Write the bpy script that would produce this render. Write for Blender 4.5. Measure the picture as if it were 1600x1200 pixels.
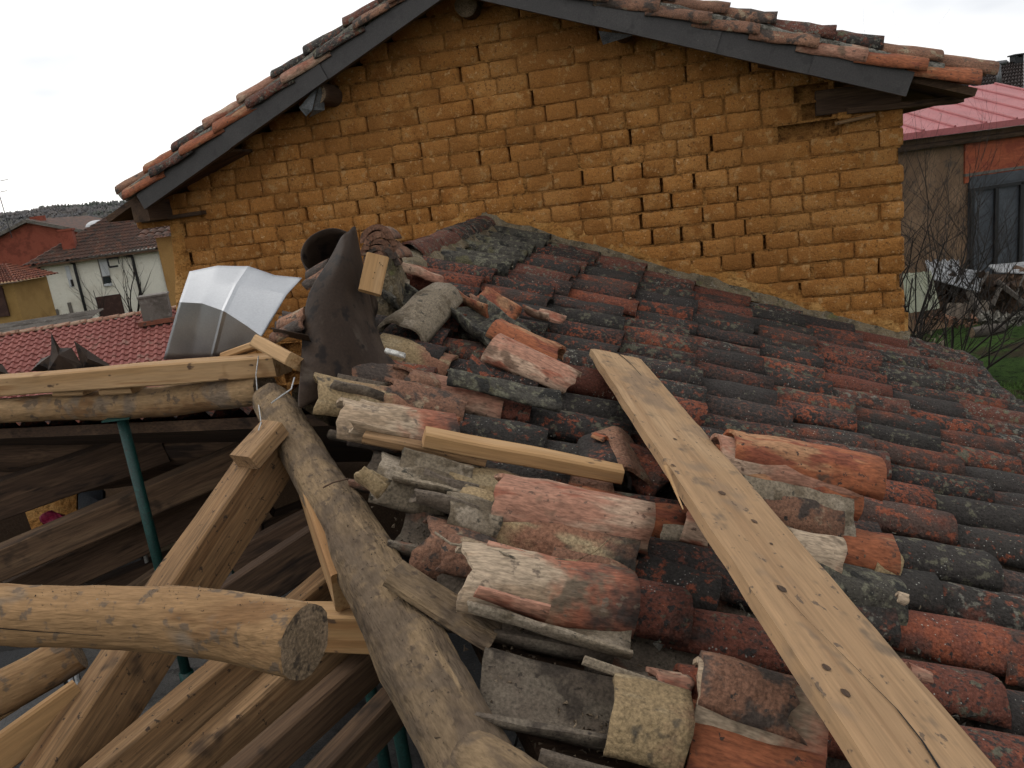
import bpy, bmesh, math, random
from mathutils import Vector, Matrix, noise
for o in list(bpy.data.objects): bpy.data.objects.remove(o)
SC = bpy.context.scene
COL = SC.collection
random.seed(7)
V = Vector
R = math.radians

# ------------------------------------------------------------------ camera
FPX, PITCH, ROLL, EYE = 1248.0, R(13.7), R(7.4), 4.9
CF = V((0, math.cos(PITCH), -math.sin(PITCH)))
_U0 = V((0, math.sin(PITCH), math.cos(PITCH)))
_R0 = V((1, 0, 0))
CR = _R0*math.cos(ROLL) - _U0*math.sin(ROLL)
CU = _R0*math.sin(ROLL) + _U0*math.cos(ROLL)
CP = V((0, 0, EYE))
cam = bpy.data.cameras.new('camera')
cam.sensor_width = 36; cam.lens = 36*FPX/1600
cam.clip_start = 0.05; cam.clip_end = 4000
camo = bpy.data.objects.new('camera', cam); COL.objects.link(camo)
M = Matrix.Identity(4)
for i in range(3):
    M[i][0] = CR[i]; M[i][1] = CU[i]; M[i][2] = -CF[i]; M[i][3] = CP[i]
camo.matrix_world = M
SC.camera = camo

# ------------------------------------------------------------------ sky, sun, exposure
SUN_EL, SUN_AZ = R(48), R(-62)          # azimuth from +Y towards +X
w = bpy.data.worlds.new('World'); SC.world = w; w.use_nodes = True
nt = w.node_tree; nt.nodes.clear()
out = nt.nodes.new('ShaderNodeOutputWorld'); bg = nt.nodes.new('ShaderNodeBackground')
sky = nt.nodes.new('ShaderNodeTexSky'); sky.sky_type = 'NISHITA'; sky.sun_disc = False
sky.sun_elevation = SUN_EL; sky.sun_rotation = SUN_AZ
sky.air_density = 1.0; sky.dust_density = 3.0
tc = nt.nodes.new('ShaderNodeTexCoord')
mp = nt.nodes.new('ShaderNodeMapping'); mp.inputs['Scale'].default_value = (1.0, 1.0, 3.2)
nz = nt.nodes.new('ShaderNodeTexNoise'); nz.inputs['Scale'].default_value = 2.6
nz.inputs['Detail'].default_value = 4; nz.inputs['Roughness'].default_value = .55
cr = nt.nodes.new('ShaderNodeValToRGB')
cr.color_ramp.elements[0].position = .33; cr.color_ramp.elements[0].color = (6.9, 7.05, 7.35, 1)
cr.color_ramp.elements[1].position = .60; cr.color_ramp.elements[1].color = (11.0, 10.8, 10.5, 1)
mx = nt.nodes.new('ShaderNodeMixRGB'); mx.inputs[0].default_value = .9
nt.links.new(tc.outputs['Generated'], mp.inputs['Vector']); nt.links.new(mp.outputs[0], nz.inputs['Vector'])
nt.links.new(nz.outputs['Fac'], cr.inputs[0])
nt.links.new(sky.outputs[0], mx.inputs[1]); nt.links.new(cr.outputs[0], mx.inputs[2])
nt.links.new(mx.outputs[0], bg.inputs[0]); bg.inputs[1].default_value = .1
nt.links.new(bg.outputs[0], out.inputs[0])
sl = bpy.data.lights.new('sun', 'SUN'); sl.energy = .7; sl.angle = R(25); sl.color = (1, .96, .9)
so = bpy.data.objects.new('sun', sl); COL.objects.link(so)
sd = V((math.sin(SUN_AZ)*math.cos(SUN_EL), math.cos(SUN_AZ)*math.cos(SUN_EL), math.sin(SUN_EL)))
so.rotation_euler = (-sd).to_track_quat('-Z', 'Y').to_euler(); so.location = (-6, -2, 12)
vs = SC.view_settings
vs.view_transform = 'Standard'; vs.look = 'None'; vs.exposure = .42; vs.gamma = 1; vs.use_curve_mapping = False
SC.render.engine = 'CYCLES'; SC.cycles.use_denoising = True; SC.cycles.adaptive_threshold = .03; SC.cycles.max_bounces = 4; SC.cycles.diffuse_bounces = 3; SC.cycles.glossy_bounces = 2

# ------------------------------------------------------------------ survey helpers (photo point -> place)
def ray(x, y): return CF + CR*((x-800)/FPX) + CU*((600-y)/FPX)
def at(x, y, d): return CP + ray(x, y)*d
def on(x, y, P, n):
    d = ray(x, y); return CP + d*((P-CP).dot(n)/d.dot(n))
def pix(P):
    v = P-CP; z = v.dot(CF); return 800+FPX*v.dot(CR)/z, 600-FPX*v.dot(CU)/z
WA = R(15)
WD = V((math.cos(WA), -math.sin(WA), 0)); WN = V((math.sin(WA), math.cos(WA), 0)); UP = V((0, 0, 1))
W0 = at(900, 300, 6.3)
def wl(u, z, y=0): return V((W0.x, W0.y, 0)) + WD*u + WN*y + UP*z      # along wall, height, depth
P1 = on(755, 340, W0, WN); P2 = on(1417, 530, W0, WN); P3 = at(850, 930, 1.9)
RN = (P2-P1).cross(P3-P1).normalized()
if RN.z < 0: RN = -RN
RD = (P2-P1).normalized(); RS = RN.cross(RD)
if RS.y > 0: RS = -RS
def rp(u, v, h=0): return P1 + RD*u + RS*v + RN*h                        # point on the old roof slope
def onR(x, y, h=0): return on(x, y, P1+RN*h, RN)
def uv(P): return (P-P1).dot(RD), (P-P1).dot(RS)

# ------------------------------------------------------------------ materials
MATS = {}
def N(nt, t, **k):
    n = nt.nodes.new(t)
    for a, b in k.items():
        try: n.inputs[a].default_value = b
        except Exception: setattr(n, a, b)
    return n
def mat(name, base, layers=(), rough=.9, bump=(40, .3), rand=0.0, metal=0.0, spec=.3, bump2=None, world=False, grain=None, k=.66, fine=.38):
    """layers: (colour, scale, lo, hi[, stretch xyz[, detail[, random shift]]]) mixed over base by thresholded noise"""
    if name in MATS: return MATS[name]
    m = bpy.data.materials.new(name); m.use_nodes = True; MATS[name] = m
    t = m.node_tree; L = t.links
    b = t.nodes['Principled BSDF']
    b.inputs['Roughness'].default_value = rough; b.inputs['Metallic'].default_value = metal
    b.inputs['Specular IOR Level'].default_value = spec
    co = t.nodes.new('ShaderNodeTexCoord'); oi = t.nodes.new('ShaderNodeObjectInfo')
    if world:
        geo = t.nodes.new('ShaderNodeNewGeometry'); src = geo.outputs['Position']
    else:
        mul = N(t, 'ShaderNodeVectorMath', operation='MULTIPLY'); 
        comb = t.nodes.new('ShaderNodeCombineXYZ')
        for i, kq in enumerate((37., 91., 53.)):
            mm = N(t, 'ShaderNodeMath', operation='MULTIPLY'); mm.inputs[1].default_value = kq
            L.new(oi.outputs['Random'], mm.inputs[0]); L.new(mm.outputs[0], comb.inputs[i])
        add = N(t, 'ShaderNodeVectorMath', operation='ADD')
        L.new(co.outputs['Object'], add.inputs[0]); L.new(comb.outputs[0], add.inputs[1]); src = add.outputs[0]
    def noise_at(scale, stretch=(1, 1, 1), detail=4, off=0.0):
        mpn = t.nodes.new('ShaderNodeMapping'); mpn.inputs['Scale'].default_value = stretch
        mpn.inputs['Location'].default_value = (off, off*1.7, off*.6)
        L.new(src, mpn.inputs['Vector'])
        n = N(t, 'ShaderNodeTexNoise', Scale=scale, Detail=detail, Roughness=.62)
        L.new(mpn.outputs[0], n.inputs['Vector']); return n.outputs['Fac']
    c = t.nodes.new('ShaderNodeRGB'); c.outputs[0].default_value = (*[q*k for q in base], 1); cur = c.outputs[0]
    for i, ly in enumerate(layers):
        col, sc, lo, hi = ly[:4]
        st = ly[4] if len(ly) > 4 and isinstance(ly[4], tuple) else (1, 1, 1)
        de = min(4, ly[5]) if len(ly) > 5 else 3
        rs = ly[6] if len(ly) > 6 else 0
        if sc == 'x':   # along the piece: (colour, 'x', x0, x1, raggedness)
            sx = t.nodes.new('ShaderNodeSeparateXYZ'); L.new(co.outputs['Object'], sx.inputs[0])
            nn = noise_at(9, off=2.3*i+4); mm = N(t, 'ShaderNodeMath', operation='MULTIPLY_ADD'); mm.inputs[1].default_value = ly[4]
            L.new(nn, mm.inputs[0]); L.new(sx.outputs['X'], mm.inputs[2]); f = mm.outputs[0]; lo += ly[4]*.5; hi += ly[4]*.5
            st = None; rs = 0
        elif sc < 0:      # speckles
            vo = N(t, 'ShaderNodeTexVoronoi', Scale=-sc); L.new(src, vo.inputs['Vector'])
            msk = noise_at(-sc*.12, off=3.1*i)
            sb = N(t, 'ShaderNodeMath', operation='MULTIPLY_ADD'); sb.inputs[1].default_value = -.55; 
            L.new(msk, sb.inputs[0]); L.new(vo.outputs['Distance'], sb.inputs[2]); f = sb.outputs[0]
        else:
            f = noise_at(sc, st, de, 5.3*i+1)
        if rs:
            ma = N(t, 'ShaderNodeMath', operation='MULTIPLY_ADD'); ma.inputs[1].default_value = rs
            sub = N(t, 'ShaderNodeMath', operation='SUBTRACT'); sub.inputs[1].default_value = .5
            # a second independent random per layer
            fr = N(t, 'ShaderNodeMath', operation='FRACT'); mm = N(t, 'ShaderNodeMath', operation='MULTIPLY'); mm.inputs[1].default_value = 7.13*(i+1)
            L.new(oi.outputs['Random'], mm.inputs[0]); L.new(mm.outputs[0], fr.inputs[0]); L.new(fr.outputs[0], sub.inputs[0])
            L.new(sub.outputs[0], ma.inputs[0]); L.new(f, ma.inputs[2]); f = ma.outputs[0]
        mr = N(t, 'ShaderNodeMapRange', clamp=True); mr.inputs['From Min'].default_value = lo; mr.inputs['From Max'].default_value = hi
        mr.interpolation_type = 'SMOOTHSTEP'
        L.new(f, mr.inputs['Value'])
        mxn = t.nodes.new('ShaderNodeMixRGB'); mxn.inputs[2].default_value = (*[q*k for q in col], 1)
        L.new(mr.outputs['Result'], mxn.inputs[0]); L.new(cur, mxn.inputs[1]); cur = mxn.outputs[0]
    if fine:
        fn = noise_at(120, grain or (1, 1, 1), 2, 31.); fm_ = N(t, 'ShaderNodeMapRange'); fm_.inputs['From Min'].default_value = .3; fm_.inputs['From Max'].default_value = .7
        fm_.inputs['To Min'].default_value = 1-fine; fm_.inputs['To Max'].default_value = 1+fine; L.new(fn, fm_.inputs['Value'])
        hv = t.nodes.new('ShaderNodeHueSaturation'); L.new(fm_.outputs['Result'], hv.inputs['Value']); L.new(cur, hv.inputs['Color']); cur = hv.outputs[0]
    if rand:
        hs = t.nodes.new('ShaderNodeHueSaturation')
        mr = N(t, 'ShaderNodeMapRange'); mr.inputs['To Min'].default_value = 1-rand; mr.inputs['To Max'].default_value = 1+rand
        L.new(oi.outputs['Random'], mr.inputs['Value']); L.new(mr.outputs['Result'], hs.inputs['Value']); L.new(cur, hs.inputs['Color']); cur = hs.outputs[0]
    L.new(cur, b.inputs['Base Color'])
    if bump:
        bm_ = N(t, 'ShaderNodeBump', Strength=min(1, bump[1]), Distance=bump[2] if len(bump) > 2 else .01)
        L.new(noise_at(bump[0], grain or (1, 1, 1), 3), bm_.inputs['Height']); last = bm_
        if bump2:
            b2 = N(t, 'ShaderNodeBump', Strength=bump2[1], Distance=bump2[2] if len(bump2) > 2 else .02)
            L.new(noise_at(bump2[0], (1, 1, 1), 2, 9.), b2.inputs['Height']); L.new(b2.outputs[0], bm_.inputs['Normal'])
        L.new(last.outputs[0], b.inputs['Normal'])
    return m

BLK = (.054, .048, .043)
mat('tile_old', (.185, .066, .044), [((.31, .095, .05), 9, .48, .64, None, 6, .25), ((.10, .064, .052), 6, .44, .62, None, 6, .35),
    (BLK, 7, .41, .61, (.5, 1.3, 1), 6, .62), ((.27, .082, .045), 28, .57, .67, None, 5, .25), ((.05, .043, .04), 55, .54, .64, None, 4, .35), ((.15, .14, .10), 24, .63, .72, None, 4, .25),
    ((.40, .39, .35), -62, -.165, -.225)], bump=(60, 1, .010), bump2=(17, .7, .016), rand=.2, rough=.95, spec=.2, k=.56)
mat('tile_lichen', (.17, .07, .05), [(BLK, 9, .40, .56, None, 6, .4), ((.22, .08, .05), 25, .54, .64), ((.20, .19, .155), 32, .54, .64, None, 4), ((.17, .165, .10), 12, .6, .7), ((.45, .44, .40), -60, -.14, -.22)], bump=(55, 1, .014), bump2=(14, .8, .022), rand=.14, spec=.2, k=.55)
mat('tile_pale', (.45, .345, .24), [((.36, .26, .17), 6, .48, .62, (.5, 2, 1)), ((.33, .12, .07), 'x', .16, .30, .42), ((.06, .045, .038), 'x', .30, .52, .75), ((.17, .125, .085), 9, .58, .70), ((.2, .15, .11), 30, .60, .70)], bump=(50, .8, .008), bump2=(10, .4, .02), rand=.1, grain=(.3, 1, 1), k=0.68)
mat('tile_pink', (.36, .18, .12), [((.44, .30, .21), 5, .46, .58, (.5, 2.2, 1)), ((.28, .10, .06), 9, .54, .64, (.5, 1.5, 1)), ((.17, .105, .07), 8, .58, .70), ((.15, .09, .065), 36, .60, .70)], bump=(50, .8, .008), bump2=(10, .4, .02), rand=.12, grain=(.3, 1, 1), k=0.68)
mat('tile_orange', (.36, .118, .052), [((.43, .23, .12), 6, .50, .62, (.4, 2, 1)), ((.25, .075, .04), 8, .52, .62, (.5, 2, 1)), ((.13, .07, .045), 14, .60, .70), ((.07, .045, .035), 44, .63, .68)], bump=(50, .7, .007), bump2=(9, .35, .02), rand=.1, grain=(.3, 1, 1), k=0.58)
mat('tile_beige', (.25, .20, .14), [((.33, .27, .20), 6, .48, .60), ((.15, .115, .075), 8, .52, .62), ((.08, .07, .052), 22, .60, .68)], bump=(60, .8, .008), bump2=(12, .4, .02), rand=.08, k=0.64)
mat('tile_brown', (.21, .105, .065), [((.30, .155, .095), 7, .48, .60, (.5, 2, 1)), ((.31, .23, .15), 11, .58, .66), ((.07, .052, .042), 9, .54, .64, None, 7, .25), ((.06, .048, .04), 44, .62, .67)], bump=(55, .9, .009), bump2=(12, .5, .02), rand=.16, k=0.64)
mat('tile_yellow', (.33, .235, .125), [((.26, .125, .075), 'x', .12, .3, .5), ((.38, .29, .17), 8, .52, .64, (.5, 1.5, 1)), ((.10, .08, .055), 12, .57, .67), ((.05, .042, .035), 'x', .34, .6, .8)], bump=(55, .9, .009), bump2=(12, .5, .02), rand=.12, k=0.64)
mat('tile_mossy', (.085, .076, .06), [((.19, .18, .125), 22, .51, .60, None, 6), ((.13, .115, .06), 9, .58, .68), ((.03, .028, .024), 14, .54, .63), ((.32, .31, .25), -80, -.14, -.23)], bump=(45, 1, .016), bump2=(18, .7, .024), k=.52)
mat('tile_dusty', (.165, .128, .095), [((.215, .175, .13), 6, .47, .64), ((.085, .066, .05), 9, .53, .65), ((.22, .11, .07), 7, .64, .74, None, 6, .3), ((.07, .055, .042), 40, .62, .68)], bump=(60, .7, .007), rand=.15, k=.52)
mat('mortar', (.20, .155, .095), [((.115, .09, .055), 9, .48, .6), ((.22, .19, .14), 30, .55, .64), ((.05, .045, .035), 14, .6, .7), ((.13, .125, .05), 7, .6, .7)], bump=(45, 1, .015), bump2=(12, .6, .03))
mat('mortar_verge', (.24, .225, .19), [((.12, .11, .09), 9, .48, .6), ((.32, .3, .26), 20, .55, .64), ((.04, .038, .034), 14, .58, .66)], bump=(45, 1, .015))
mat('adobe', (.42, .186, .052), [((.48, .232, .074), 3.2, .44, .62), ((.34, .142, .038), 5, .50, .66), ((.60, .37, .18), 34, .61, .70), ((.22, .10, .034), 44, .58, .68), ((.36, .158, .046), 1.1, .46, .62), ((.48, .27, .11), 16, .58, .66)], k=.67, bump=(50, .7, .018), bump2=(16, .35, .02), world=True, rough=1, spec=.08, rand=.10, fine=.25)
mat('adobe_mortar', (.30, .14, .042), [((.40, .195, .06), 9, .46, .60), ((.18, .082, .028), 24, .54, .66)], k=.70, bump=(42, 1, .03), bump2=(14, 1, .04), world=True, rough=1, spec=.08, fine=.25)
mat('adobe_render', (.45, .215, .062), [((.53, .29, .10), 5, .46, .60), ((.33, .15, .042), 7, .54, .68), ((.24, .11, .034), 36, .60, .68)], k=.68, bump=(32, 1, .03), bump2=(8, 1, .05), world=True, rough=1, spec=.08, fine=.25)
G = (.06, 1, 1)
mat('wood_new', (0.468, 0.274, 0.120), [((0.551, 0.347, 0.174), 9, .46, .60, (.10, 1, 1)), ((0.367, 0.193, 0.077), 24, .53, .64, (.04, 1, 1)), ((0.296, 0.154, 0.063), 4, .60, .72), ((0.132, 0.077, 0.044), 16, .67, .72, (.4, 1, 1))], bump=(40, .5, .005), grain=G, rand=.1, rough=.85, fine=.14, k=0.62)
mat('wood_board', (0.408, 0.255, 0.134), [((0.479, 0.318, 0.178), 3, .44, .62, (.35, 1, 1)), ((0.357, 0.216, 0.111), 26, .53, .66, (.03, 1, 1)), ((0.296, 0.198, 0.120), 5, .52, .66, (.8, 1, 1)), ((0.224, 0.154, 0.096), 9, .58, .70, (.7, 1, 1)), ((0.163, 0.111, 0.073), 40, .63, .70, (.7, 1, 1))], bump=(40, .5, .005), grain=G, rough=.9, fine=.15, k=.64)
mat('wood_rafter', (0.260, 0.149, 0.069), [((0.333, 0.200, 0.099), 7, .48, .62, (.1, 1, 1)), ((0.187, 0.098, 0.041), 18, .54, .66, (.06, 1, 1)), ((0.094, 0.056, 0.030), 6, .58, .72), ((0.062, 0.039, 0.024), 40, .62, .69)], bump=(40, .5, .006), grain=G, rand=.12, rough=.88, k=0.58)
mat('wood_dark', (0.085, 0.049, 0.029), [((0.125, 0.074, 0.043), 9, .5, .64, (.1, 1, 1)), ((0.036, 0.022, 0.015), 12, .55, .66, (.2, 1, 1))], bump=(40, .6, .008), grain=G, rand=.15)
mat('wood_loft_shaded', (0.120, 0.070, 0.038), [((0.166, 0.102, 0.057), 7, .48, .62, (.1, 1, 1)), ((0.073, 0.042, 0.023), 18, .54, .66, (.06, 1, 1)), ((0.052, 0.032, 0.019), 6, .57, .7)], bump=(40, .6, .008), grain=G, rand=.15)  # rafter wood darkened: the shade of the loft is put into its colour
mat('log_bark', (0.265, 0.187, 0.115), [((0.347, 0.241, 0.140), 4, .48, .62, (.4, 1, 1)), ((0.204, 0.149, 0.101), 9, .48, .60), ((0.173, 0.125, 0.086), 11, .52, .70, (.4, 1, 1)), ((0.428, 0.298, 0.174), 14, .62, .70, (.15, 1, 1)), ((0.153, 0.111, 0.077), 30, .58, .70)], bump=(34, 1, .016), bump2=(10, .8, .035), grain=(.3, 1, 1), rough=1, spec=.15, fine=.2, k=0.5)
mat('log_fresh', (0.408, 0.245, 0.120), [((0.489, 0.318, 0.168), 6, .46, .60, (.12, 1, 1)), ((0.296, 0.164, 0.077), 9, .52, .64, (.25, 1, 1)), ((0.306, 0.227, 0.159), 5, .54, .66), ((0.173, 0.111, 0.067), 8, .60, .72, (.4, 1, 1)), ((0.224, 0.158, 0.106), 22, .56, .66)], bump=(34, .9, .012), bump2=(9, .6, .03), grain=(.18, 1, 1), rough=.95, spec=.15, fine=.2, k=0.52)
mat('log_end', (.20, .14, .085), [((.27, .19, .12), 10, .48, .64), ((.07, .05, .034), 24, .56, .68)], bump=(50, .8, .01))
mat('dirt', (.075, .055, .038), [((.13, .10, .07), 60, .5, .6), ((.03, .022, .016), 40, .55, .64)], bump=(120, 1, .01))
mat('grit', (.20, .15, .10), [((.09, .065, .045), 20, .5, .6), ((.33, .27, .2), 30, .6, .66)], bump=(90, 1, .01))
mat('metal_brown', (.060, .038, .026), [((.09, .06, .042), 5, .48, .62, (1, 1, .4)), ((.11, .082, .06), 9, .60, .70, (1, 1, .3)), ((.025, .018, .015), 12, .54, .64)], bump=(20, .3, .008), rough=.62, spec=.12, fine=.15, k=.44)
mat('metal_fascia', (.035, .030, .029), [((.046, .040, .038), 4, .5, .66), ((.022, .018, .017), 9, .57, .68), ((.10, .09, .08), 70, .70, .73)], bump=(14, .2, .006), rough=.5, spec=.45)
mat('galvanized', (.62, .64, .67), [((.52, .54, .57), 3, .46, .64)], bump=(3, .12, .02), rough=.46, metal=.95, k=.58, fine=.06)
mat('galvanized_dull', (.16, .165, .17), [((.11, .115, .12), 14, .48, .62)], bump=(9, .2, .01), rough=.5, metal=.6)
mat('green_paint', (.006, .062, .052), [((.010, .085, .07), 12, .5, .62), ((.05, .045, .035), 40, .66, .7), ((.16, .16, .14), 60, .69, .72)], bump=(50, .3, .004), rough=.55, spec=.4, k=.5)
mat('void_black', (.006, .005, .005), bump=None)
mat('adobe_shaded', (.10, .062, .038), [((.14, .085, .048), 1.4, .48, .62), ((.055, .04, .03), 3, .55, .68)], bump=(9, .6, .02))  # dark version of the adobe, interior shade put into the colour
def rings(m):
    t = m.node_tree; L = t.links; b = t.nodes['Principled BSDF']; src = b.inputs['Base Color'].links[0].from_socket
    co = t.nodes.new('ShaderNodeTexCoord'); w_ = t.nodes.new('ShaderNodeTexWave'); w_.wave_type = 'RINGS'; w_.rings_direction = 'X'
    w_.inputs['Scale'].default_value = 26; w_.inputs['Distortion'].default_value = 6.0; w_.inputs['Detail'].default_value = 2; w_.inputs['Detail Scale'].default_value = 1.2
    L.new(co.outputs['Object'], w_.inputs['Vector'])
    mx_ = t.nodes.new('ShaderNodeMixRGB'); mx_.blend_type = 'MULTIPLY'; mx_.inputs[0].default_value = .22
    L.new(src, mx_.inputs[1]); L.new(w_.outputs['Color'], mx_.inputs[2]); L.new(mx_.outputs[0], b.inputs['Base Color'])
rings(MATS['log_end'])
mat('barn_wall', (.20, .125, .075), [((.26, .165, .10), 1.4, .48, .62), ((.12, .085, .06), 3, .55, .68)], bump=(9, .6, .02))
# ------------------------------------------------------------------ object helpers
WM = {}
def link(o, parent=None, mw=None):
    COL.objects.link(o)
    mw = mw or Matrix.Identity(4)
    if parent is not None:
        o.parent = parent; o.matrix_parent_inverse = WM[parent.name].inverted()
    o.matrix_basis = mw
    WM[o.name] = mw.copy()
    return o
def meshdata(name, vs, fs, m, smooth=True, mats=None, fm=None):
    me = bpy.data.meshes.new(name); me.from_pydata([tuple(v) for v in vs], [], fs)
    for q in (mats or [m]): me.materials.append(MATS[q] if isinstance(q, str) else q)
    if fm: me.polygons.foreach_set('material_index', fm)
    if smooth: me.polygons.foreach_set('use_smooth', [True]*len(me.polygons))
    me.update(); return me
def obj(name, me, parent=None, mw=None): return link(bpy.data.objects.new(name, me), parent, mw)
def mk(name, vs, fs, m, parent=None, mw=None, smooth=False, **k): return obj(name, meshdata(name, vs, fs, m, smooth, **k), parent, mw)
def tag(o, label, cat, group=None, kind=None):
    if label: o['label'] = label
    if cat: o['category'] = cat
    if group: o['group'] = group
    if kind: o['kind'] = kind
    return o
def root(name, loc, label, cat, group=None):
    o = bpy.data.objects.new(name, None); o.empty_display_size = .1
    link(o, None, Matrix.Translation(loc)); return tag(o, label, cat, group)
def frame(p, x, z):
    """matrix with local X along x, Z close to z"""
    x = x.normalized(); y = z.cross(x).normalized(); z = x.cross(y)
    m = Matrix.Identity(4)
    for i in range(3): m[i][0] = x[i]; m[i][1] = y[i]; m[i][2] = z[i]; m[i][3] = p[i]
    return m
class MB:
    """collects shapes into one mesh"""
    def __init__(s): s.v = []; s.f = []; s.m = []
    def add(s, vs, fs, mi=0):
        b = len(s.v); s.v += [V(q) for q in vs]; s.f += [tuple(i+b for i in q) for q in fs]; s.m += [mi]*len(fs); return s
    def box(s, a, b, mi=0, M=None):
        x0, y0, z0 = a; x1, y1, z1 = b
        vs = [V(q) for q in ((x0,y0,z0),(x1,y0,z0),(x1,y1,z0),(x0,y1,z0),(x0,y0,z1),(x1,y0,z1),(x1,y1,z1),(x0,y1,z1))]
        if M: vs = [M @ q for q in vs]
        return s.add(vs, [(0,3,2,1),(4,5,6,7),(0,1,5,4),(1,2,6,5),(2,3,7,6),(3,0,4,7)], mi)
    def tube(s, pts, rs, n=6, mi=0, cap=True):
        rings = []
        prev = None
        for i, p in enumerate(pts):
            d = (pts[min(i+1, len(pts)-1)]-pts[max(i-1, 0)]).normalized()
            a = prev - d*prev.dot(d) if prev is not None else (V((0,0,1)).cross(d) if abs(d.z) < .9 else V((1,0,0)).cross(d))
            a.normalize(); prev = a; b = d.cross(a)
            r = rs[i] if isinstance(rs, (list, tuple)) else rs
            rings.append([p + (a*math.cos(2*math.pi*k/n)+b*math.sin(2*math.pi*k/n))*r for k in range(n)])
        vs = [q for rg in rings for q in rg]
        fs = [(i*n+k, i*n+(k+1) % n, (i+1)*n+(k+1) % n, (i+1)*n+k) for i in range(len(pts)-1) for k in range(n)]
        if cap: fs += [tuple(range(n))[::-1], tuple((len(pts)-1)*n+k for k in range(n))]
        return s.add(vs, fs, mi)
    def build(s, name, m, parent=None, mw=None, smooth=False, mats=None):
        return obj(name, meshdata(name, s.v, s.f, m, smooth, mats, s.m if mats else None), parent, mw)

def n3(p, s=1., o=0.): return noise.noise(V((p[0]*s+o, p[1]*s+o*1.3, p[2]*s-o*.7)))

def timber(name, p0, p1, w, h, m, parent=None, up=UP, seg=10, wob=.004, bev=.006, seed=0, bow=0.0, taper=1.0):
    """squared timber between two points (axis through the section's centre)"""
    Ln = (p1-p0).length; mw = frame(p0, p1-p0, up)
    prof = []
    for sx, sy in ((-1,-1),(1,-1),(1,1),(-1,1)):
        a, b = w/2*sx, h/2*sy
        q = [(a-sx*bev, b), (a, b-sy*bev)]
        prof += q if sx*sy < 0 else q[::-1]
    prof = sorted(prof, key=lambda q: math.atan2(q[1], q[0]))
    vs = []; k = len(prof)
    for i in range(seg+1):
        t = i/seg; x = Ln*t; sc = 1+(taper-1)*t
        for (y, z) in prof:
            q = V((x, y*sc, z*sc))
            q.y += wob*n3((x*3, y*9, z*9), 1, seed*3.1); q.z += wob*n3((x*3, y*9, z*9), 1, seed*5.7+20) + bow*math.sin(math.pi*t)
            if i in (0, seg): q.x += wob*1.5*n3((y*30, z*30, i), 1, seed)
            vs.append(q)
    fs = [(i*k+j, i*k+(j+1) % k, (i+1)*k+(j+1) % k, (i+1)*k+j) for i in range(seg) for j in range(k)]
    fs += [tuple(range(k))[::-1], tuple(seg*k+j for j in range(k))]
    return mk(name, vs, fs, m, parent, mw)

def log(name, pts, rs, m, parent=None, nseg=14, lump=.1, seed=0, mend='log_end', sub=6, flat=.0):
    """lumpy round log along a polyline, end grain in its own material; local X along it"""
    mw = frame(pts[0], pts[-1]-pts[0], UP); inv = mw.inverted()
    P = [inv @ p for p in pts]
    Q = []; Rr = []
    n = len(P)-1
    for i in range(n):
        for j in range(sub):
            t = j/sub
            p0 = P[max(i-1, 0)]; p1 = P[i]; p2 = P[i+1]; p3 = P[min(i+2, n)]
            q = .5*((2*p1)+(p2-p0)*t+(2*p0-5*p1+4*p2-p3)*t*t+(3*p1-p0-3*p2+p3)*t**3)
            Q.append(q); Rr.append(rs[i]*(1-t)+rs[i+1]*t)
    Q.append(P[-1]); Rr.append(rs[-1])
    vs = []; fs = []; fm = []
    for i, q in enumerate(Q):
        d = (Q[min(i+1, len(Q)-1)]-Q[max(i-1, 0)]).normalized()
        a = V((0,0,1)); a = (a-d*a.dot(d)).normalized(); b = d.cross(a)
        for k in range(nseg):
            an = 2*math.pi*k/nseg
            e = a*math.cos(an)+b*math.sin(an)
            pw = q+e*Rr[i]
            g = 1+lump*n3(pw, 4.5, seed)+lump*.55*n3(pw, 13, seed+4)
            if flat: g *= (1-flat)+flat*(.866/math.cos(((an+seed) % (math.pi/3))-math.pi/6))
            vs.append(q+e*Rr[i]*g)
    K = len(Q)
    for i in range(K-1):
        for k in range(nseg):
            fs.append((i*nseg+k, i*nseg+(k+1) % nseg, (i+1)*nseg+(k+1) % nseg, (i+1)*nseg+k)); fm.append(0)
    for e, rev in ((0, True), (K-1, False)):
        c = len(vs); vs.append(sum((vs[e*nseg+k] for k in range(nseg)), V())/nseg)
        for k in range(nseg):
            a_, b_ = e*nseg+k, e*nseg+(k+1) % nseg
            fs.append((c, b_, a_) if rev else (c, a_, b_)); fm.append(1)
    o = mk(name, vs, fs, m, parent, mw, smooth=True, mats=[m, mend], fm=fm)
    for p in o.data.polygons:
        if p.material_index == 1: p.use_smooth = False
    return o

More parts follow.
